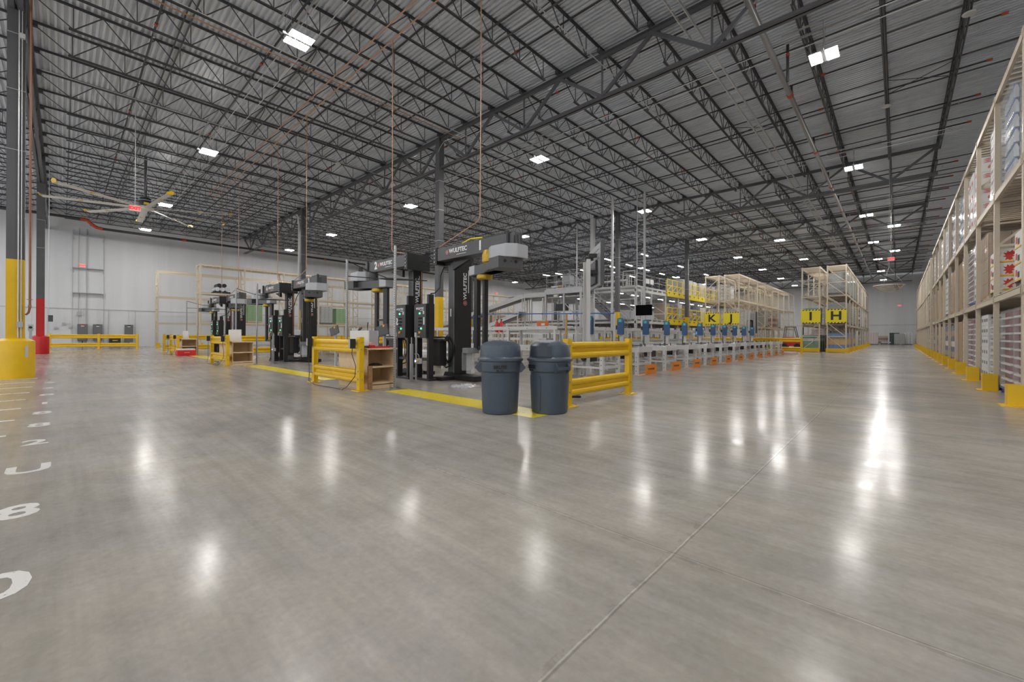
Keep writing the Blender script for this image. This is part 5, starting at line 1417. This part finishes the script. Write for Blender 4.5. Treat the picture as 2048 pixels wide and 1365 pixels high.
# conduits
for k, yy in enumerate((5.2, 15.6, 26.4, 37.1, 47.8)):
    solo('conduit', MB().tube([(-44, yy, 10.12), (2.0, yy, 10.12)], .014, 5).tube([(-44, yy-.5, 10.13), (2.0, yy-.5, 10.13)], .014, 5), COND, 'pair of pale conduits feeding the %s row of high bay lights' % ['nearest', 'second', 'third', 'fourth', 'fifth'][k], 'conduit')
for k, x in enumerate((-7.45, -14.53, -21.61, -28.69)):
    solo('conduit', MB().tube([(x+.24, -.5, 10.085), (x+.24, 60, 10.085)], .016, 5), COND, 'pale conduit along a joist bottom, %s from the aisle' % ORD[k], 'conduit')
solo('white_cable', MB().tube([(-14.7, 12.2, 10.2), (-15.6, 12.1, 10.18), (-16.1, 12.25, 10.1), (-16.3, 12.3, 9.95)], .012, 5), COND, 'loose white cable end at the top of the yellow based column', 'cable')
t = thing('cable_tray', 'ladder cable tray running along the roof left of the aisle', 'cable tray', (-4.45, 0, 10.0))
m = MB(); m.box(-.16, -.13, 8, 60, 0, .09); m.box(.13, .16, 8, 60, 0, .09); part('side_rail', m, COND, t)
m = MB()
for k in range(170): m.box(-.13, .13, 8.2+k*.305, 8.225+k*.305, .01, .03)
part('rung', m, COND, t)['kind'] = 'stuff'
# white round sensors
for k, (x, yy, z) in enumerate(((1.40, 17.0, 10.06), (-.37, 21.7, 10.06), (-10.99, 16.9, 10.06), (-21.61, 9.8, 10.06))):
    t = thing('ceiling_sensor', 'white round sensor under a joist, ' + ['top right above the loaded rack', 'right, above the aisle', 'right of the first hanging light of the middle', 'left, above the wrapping machines'][k], 'sensor', (x, yy, z))
    part('dome', MB().lathe([(.0, 0), (.13, .01), (.15, .04), (.12, .06)], 20), WHITEP, t, smooth=True); part('mount', MB().box(-.04, .04, -.04, .04, .06, .10), WHITEP, t)
# exit signs
def exit_sign(label, x, y, z, ang, rod=True, sc=1.0, top=10.905):
    t = thing('exit_sign', label, 'exit sign', (x, y, z), ang)
    part('case', MB().box(-.18*sc, .18*sc, -.03, .03, -.12*sc, .12*sc), WHITEP, t, bevel=.006)
    f = part('face', MB().box(-.165*sc, .165*sc, -.034, -.030, -.105*sc, .105*sc), mat('pale_pink_exit_face', (0.85, 0.50, 0.48), 0.4, emit=0.35), t)
    lettering('lettering', 'EXIT', .17*sc, EXITR, f, (0, -.036, 0), (1,0,0), bold=.010, depth=.003)
    if rod: part('hanger_rod', MB().tube([(0, 0, .12), (0, 0, top-z)], .012, 6), WHITEP, t)
    return t
exit_sign('red EXIT sign hung on a long rod in front of the big ceiling fan', -22.45, 1.97, 6.15, math.radians(90-8))
exit_sign('small red EXIT sign on the left wall above the grey electrical cabinets', -48.47, 1.1, 6.6, math.radians(90), rod=False, sc=1.1)
exit_sign('red EXIT sign hung over the aisle below the high bay lights', -.37, 36.2, 6.15, math.radians(4))
exit_sign('small red EXIT sign far down the aisle on the end wall', .1, 87.97, 6.0, 0, rod=False, sc=1.2)
exit_sign('small red EXIT sign on the left wall beyond the hanging roller posts', -48.47, 48.5, 8.0, math.radians(90), rod=False, sc=1.6)
# big ceiling fan
fan = thing('ceiling_fan', 'very large grey ceiling fan with eight yellow tipped blades at left', 'ceiling fan', (-30.5, 3.1, 8.05))
FANG = mat('pale_grey_fan_blade', (0.78, 0.76, 0.72), 0.4)
part('hub', MB().lathe([(.0, -.10), (.30, -.08), (.36, 0), (.30, .08), (.0, .10)], 28), FANG, fan, smooth=40)
part('motor', MB().lathe([(.0, .08), (.26, .10), (.28, .30), (.24, .55), (.0, .58)], 20), BLACKM, fan, smooth=40); part('drop_pole', MB().tube([(0, 0, .5), (0, 0, 2.85)], .07, 10), STEEL, fan)
part('guard_ring', MB().tube([(.30*math.cos(a*PI/8), .30*math.sin(a*PI/8), .40) for a in range(17)], .02, 5), GALV, fan)
part('lamp_box', MB().box(.2, .5, -.1, .1, .12, .22), YEL, fan)
R0 = 4.0
for k, a in enumerate((-57, -107, -148, 178, 141, 106, 61, 7)):
    ar = math.radians(a); m = MB(); n = 2
    sec = [(-.15, .0), (-.08, .026), (.03, .028), (.15, .0), (.03, -.014), (-.08, -.012)]
    m.prism(sec, ((.30, 0, 0), (0, .98, .18), (0, -.18, .98)), ((R0, 0, 0), (0, .98, .18), (0, -.18, .98)))
    bl = part('blade', m, FANG, fan, (0, 0, 0), (0, 0, ar))
    part('winglet', MB().prism([(-.14, -.02), (.14, -.02), (.18, .14), (.05, .18), (-.10, .10)], ((R0, 0, 0), (0, 1, 0), (.5, 0, .85)), ((R0+.03, 0, 0), (0, 1, 0), (.5, 0, .85))), YEL, bl, label='yellow blade tip')
    part('blade_clip', MB().box(R0*.62, R0*.62+.16, -.10, .10, -.02, .035), YEL, bl, label='yellow clip')
m = MB()
for a in (0, 180):
    ar = math.radians(a); m.tube([(.1*math.cos(ar), .1*math.sin(ar), 1.0), (1.2*math.cos(ar), 1.2*math.sin(ar), 2.84)], .006, 4)
part('guy_wire', m, GALV, fan)
# hanging dome mirror
dm_ = thing('dome_mirror', 'half dome safety mirror hung by three chains over the aisle', 'mirror', (-.37, 28.8, 3.78))
m = MB(); n = 10
m.lathe([(.0, -.34), (.14, -.33), (.28, -.29), (.42, -.21), (.53, -.11), (.60, .0)], 36, cap=False)
part('dome', m, mat('clear_mirrored_dome', (0.62, 0.60, 0.55), 0.10, 0.85), dm_, smooth=True); part('rim', MB().lathe([(.58, -.01), (.62, -.01), (.62, .02), (.58, .02)], 36, cap=False), BRASS if False else FANG, dm_)
m = MB()
for a in (10, 130, 250): m.tube([(.6*math.cos(math.radians(a)), .6*math.sin(math.radians(a)), .01), (0, 0, .95)], .008, 4)
part('chain', m, COND, dm_); part('wire', MB().tube([(0, 0, .95), (0, 0, 7.13)], .006, 4), COND, dm_)
# ================================================================ column fittings
solo('downpipe', MB().tube([(-33.58, 12.22, 10.1), (-33.58, 12.22, 9.75), (-33.62, 12.30, 9.5), (-33.64, 12.30, 9.4), (-33.64, 12.30, 0.0)], .08, 12), WHITEP, 'white downpipe on the column behind the middle wrapping machines', 'pipe', smooth=True)
t = thing('service_pipe', 'rust coloured pipe with valve beside the yellow sleeved column', 'pipe', (-16.0, -.555, 0))
part('pipe', MB().tube([(0, 0, 10.1), (0, 0, 1.78), (-.06, -.02, 1.66), (-.16, -.05, 1.62), (-.16, -.08, 1.60)], .022, 8), mat('rusty_copper_pipe', (0.30, 0.12, 0.06), 0.45), t, smooth=True)
m = MB(); m.tube([(-.05, 0, 1.98), (.05, 0, 1.98)], .02, 8); m.tube([(.05, -.05, 1.98), (.05, .05, 1.98)], .008, 6); m.box(-.03, .03, -.03, .03, 1.78, 1.84); part('valve', m, mat('valve_brass', (0.35, 0.18, 0.07), 0.4, 0.5), t)
t = thing('conduit', 'pale conduits clipped up the yellow sleeved column at far left', 'conduit', (-16.12, -.75, 0))
part('pipe', MB().tube([(0, 0, 1.02), (0, 0, 10.4)], .014, 6), COND, t); part('pipe', MB().tube([(.0, .05, 1.02), (.0, .05, 10.1)], .012, 6), COND, t)
part('junction_box', MB().box(-.01, .08, -.02, .08, 1.28, 1.42), LGREY, t); part('junction_box', MB().box(-.01, .07, .0, .10, 8.5, 8.62), WHITEP, t)
t = thing('control_box', 'small grey control box on a stem beside the yellow sleeved column', 'control box', (-18.4, -.62, 0))
part('stem', MB().box(-.03, .03, -.03, .03, 0, 1.2), LGREY, t); part('box', MB().box(-.05, .05, -.05, .05, 1.2, 1.38), LGREY, t, bevel=.006); part('gauge', MB().tube([(.05, 0, 1.30), (.065, 0, 1.30)], .035, 14), BLACKM, t)
t = thing('conduit', 'grey conduit with switch box on the red based column', 'conduit', (-33.7, -.5, 0))
part('pipe', MB().tube([(0, 0, 1.1), (0, 0, 10.0)], .016, 6), COND, t); part('switch_box', MB().box(-.04, .06, -.02, .16, 1.75, 2.1), DGREY, t)
# ================================================================ left wall services
CAB = mat('grey_electrical_cabinet', (0.13, 0.135, 0.14), 0.5)
for k, (y0, y1, z0, z1, nm) in enumerate([(.83, 1.40, .52, 1.86, 'left of the three'), (1.72, 2.26, .52, 1.86, 'middle of the three'), (3.62, 4.14, .36, 1.86, 'right of the three')]):
    t = thing('electrical_cabinet', 'dark grey electrical cabinet on the left wall, ' + nm, 'electrical cabinet', (-48.49, (y0+y1)/2, 0)); w2 = (y1-y0)/2
    part('body', MB().box(0, .28, -w2, w2, z0, z1), CAB, t, bevel=.008); part('door', MB().box(.28, .30, -w2+.02, w2-.02, z0+.02, z1-.02), CAB, t, bevel=.004)
    part('warning_label', MB().box(.30, .304, -.09, .09, z1-.20, z1-.12), WHITEP, t, label='white label'); part('warning_strip', MB().box(.30, .304, -.10, .10, z1-.12, z1-.04), RED if k == 0 else BLACKT, t)
    part('conduit', MB().tube([(.12, 0, z1), (.12, 0, 3.05)], .02, 6), COND, t); part('stub', MB().box(.05, .2, -.04, .04, 0, z0), DGREY, t)
t = thing('transformer', 'low black transformer on the floor between the electrical cabinets', 'transformer', (-48.1, 3.0, 0))
part('body', MB().box(-.3, .3, -.34, .34, .08, .72), BLACKM, t, bevel=.01); part('label', MB().box(.301, .305, -.16, .16, .5, .56), YEL, t); part('foot', MB().box(-.28, .28, -.3, .3, 0, .08), BLACKM, t)
for k, (y, z0, z1, sz) in enumerate([(.95, 2.55, 2.85, .14), (.1, 1.75, 1.95, .1), (-.35, 1.45, 1.6, .09), (.42, 1.5, 1.62, .07)]):
    t = thing('wall_box', 'small grey service box on the left wall, ' + ['largest, above the left cabinet', 'upper of three left of the cabinets', 'lowest and leftmost', 'beside the left cabinet'][k], 'box', (-48.5, y, 0))
    part('body', MB().box(0, .14, -sz, sz, z0, z1), LGREY, t, bevel=.005); part('pipe', MB().tube([(.06, 0, z1), (.06, 0, z1+.45)], .015, 6), COND, t)
for k, (y, z1) in enumerate([(1.35, 9.6), (.55, 9.4), (2.35, 9.2), (-.75, 3.05), (2.62, 3.05), (4.3, 3.05), (.9, 9.6)]):
    solo('wall_conduit', MB().tube([(-48.44, y, .02), (-48.44, y, z1)], .03 if k == 0 else .018, 6), TRIMM, 'thin vertical conduit on the left wall, ' + ['thickest, behind the middle cabinet', 'tall one left of the cabinets', 'tall one right of the middle cabinet', 'short one far left', 'short one by the transformer', 'short one right of the cabinets', 'tall one above the left cabinet'][k], 'conduit')
for k, z in enumerate((4.35, 6.35, 9.0)):
    solo('wall_bracket', MB().box(-48.48, -48.15, .55, 2.35, z, z+.04).beam((-48.46, .6, z-.35), (-48.17, .6, z), .03, .03).beam((-48.46, 2.3, z-.35), (-48.17, 2.3, z), .03, .03), TRIMM, 'thin steel bracket shelf high on the left wall, ' + ['lowest', 'middle', 'highest'][k], 'bracket')
# ================================================================ floor items around the machines
t = thing('operator_panel', 'tilted grey operator screen on a stem beside the nearest bench', 'operator panel', (-9.55, 5.55, 0))
part('stem', MB().box(-.03, .03, -.03, .03, 0, 1.15), LGREY, t); part('screen', MB().beam((-.18, -.1, 1.20), (.18, .0, 1.30), .04, .26), DGREY, t, bevel=.006); part('knob', MB().tube([(.16, -.1, 1.36), (.16, -.13, 1.36)], .03, 10), AMBER, t)
t = thing('operator_panel', 'tilted grey operator screen on a stem behind the nearest guard rail', 'operator panel', (-13.3, 6.0, 0))
part('stem', MB().box(-.03, .03, -.03, .03, 0, 1.15), LGREY, t); part('screen', MB().beam((-.18, -.1, 1.20), (.18, .0, 1.32), .04, .26), DGREY, t, bevel=.006); part('knob', MB().tube([(.16, -.1, 1.36), (.16, -.13, 1.36)], .03, 10), AMBER, t)
solo('floor_mat', MB().box(-.30, .30, -.09, .09, 0, .035), BLACKR, 'black ribbed rubber mat on the floor behind the right bin', 'mat', (-4.55, 6.35, 0), .7, bevel=.01)
def crumple(label, x, y, sx, sy, h, m_, seed):
    r = random.Random(seed); m = MB(); n = 14; vs = []
    for i in range(n+1):
        for j in range(n+1):
            e = min(i, n-i, j, n-j); vs.append(((i/n-.5)*sx + r.uniform(-.03, .03)*sx, (j/n-.5)*sy + r.uniform(-.03, .03)*sy, 0.004 if e == 0 else h*r.random()))
    fs = [(i*(n+1)+j, (i+1)*(n+1)+j, (i+1)*(n+1)+j+1, i*(n+1)+j+1) for i in range(n) for j in range(n)]
    nb = len(vs); vs2 = vs + [(v[0], v[1], 0.0) for v in vs]; fs2 = fs + [tuple(nb+q for q in f[::-1]) for f in fs]
    m.add(vs2, fs2)
    return solo('plastic_film', m, m_, label, 'plastic film', (x, y, 0), smooth=60)
FILMW = mat('crumpled_clear_film', (0.72, 0.73, 0.75), 0.15, alpha=.55, spec=.9)
crumple('crumpled clear plastic film on the floor by the first machine', -7.0, 6.05, .45, .55, .06, FILMW, 2)
crumple('white plastic film lying on the floor behind the nearest guard rail', -9.6, 5.13, 1.0, .25, .05, WHITEB, 5)
crumple('white paper heap on the bench rail between the middle and farthest stations', -21.6, 5.6, 1.2, .7, .28, WHITEB, 6)
t = thing('roll_stand', 'white film roll stand on the floor right of the middle machines', 'stand', (-22.9, 8.35, 0))
part('upright', MB().box(-.04, .04, -.04, .04, 0, 1.35), WHITEP, t); part('arm', MB().beam((0, 0, 1.0), (1.3, 0, 1.15), .06, .06), WHITEP, t); part('base', MB().box(-.1, 1.3, -.3, .3, 0, .06), WHITEP, t); part('leg', MB().beam((1.1, 0, .06), (1.3, 0, 1.1), .1, .1), WHITEP, t)
part('film_sheet', MB().prism([(.1, .95), (1.2, 1.05), (1.2, 1.30), (.1, 1.35)], ((0, -.25, 0), (1,0,0), (0,0,1)), ((0, .25, 0), (1,0,0), (0,0,1))), LGREY, t)
# ================================================================ far end of the aisle
solo('end_board', MB().box(-.55, .55, 0, .08, 0, 1.75), mat('dark_green_notice', (0.05, 0.07, 0.065), 0.6, noise=.6, nscale=5), 'dark mottled board leaning at the end wall, left of two', 'board', (-.45, 84.6, 0))
solo('end_board', MB().box(-.55, .55, 0, .08, 0, 1.65), MATS['dark_green_notice'], 'dark mottled board leaning at the end wall, right of two', 'board', (.85, 84.6, 0))
for k, (kind, x, y) in enumerate([('redwrap', -2.7, 79.0), ('redwrap', -2.7, 80.3), ('maroon', -1.7, 83.0), ('speckle', .1, 81.0), ('white', .9, 82.5), ('white', 2.3, 84.0)]):
    put(kind, x, y, 0, 'by the end wall, %s from left' % ORD[k])
t = thing('pallet_stack', 'low stack of blue pallets on the floor before the end wall', 'pallets', (-1.3, 79.4, 0))
for k in range(2): part('pallet', pallet_mb(), BLUEP, t, (0, 0, k*.142))
part('sheet', MB().box(-.5, .5, -.45, .45, .285, .42), SHEET, t)
# red forklift in rack I lane
t = thing('forklift', 'small red forklift parked behind the rack with letter I', 'forklift', (-7.3, 46.5, 0))
part('body', MB().ext([(-.9, .25), (.7, .25), (.7, .75), (.3, 1.05), (-.7, 1.1), (-.95, .8)], 'y', -.45, .45), RED, t, bevel=.04)
m = MB()
for y in (-.4, .4): m.beam((-.6, y, 1.1), (-.5, y, 2.0), .05, .05); m.beam((.45, y, .9), (.2, y, 2.0), .05, .05)
m.box(-.55, .25, -.42, .42, 2.0, 2.05); part('overhead_guard', m, BLACKM, t)
m = MB()
for y in (-.25, .25): m.box(.75, .85, y-.05, y+.05, .1, 2.0)
m.box(.76, .84, -.25, .25, 1.9, 1.98); part('mast', m, BLACKM, t)
for y in (-.2, .2): part('fork', MB().box(.85, 1.7, y-.05, y+.05, .08, .12), DGREY, t)
for x in (-.55, .45):
    for y in (-.42, .42): part('wheel', MB().tube([(x, y-.08, .25), (x, y+.08, .25)], .25, 18), BLACKR, t)
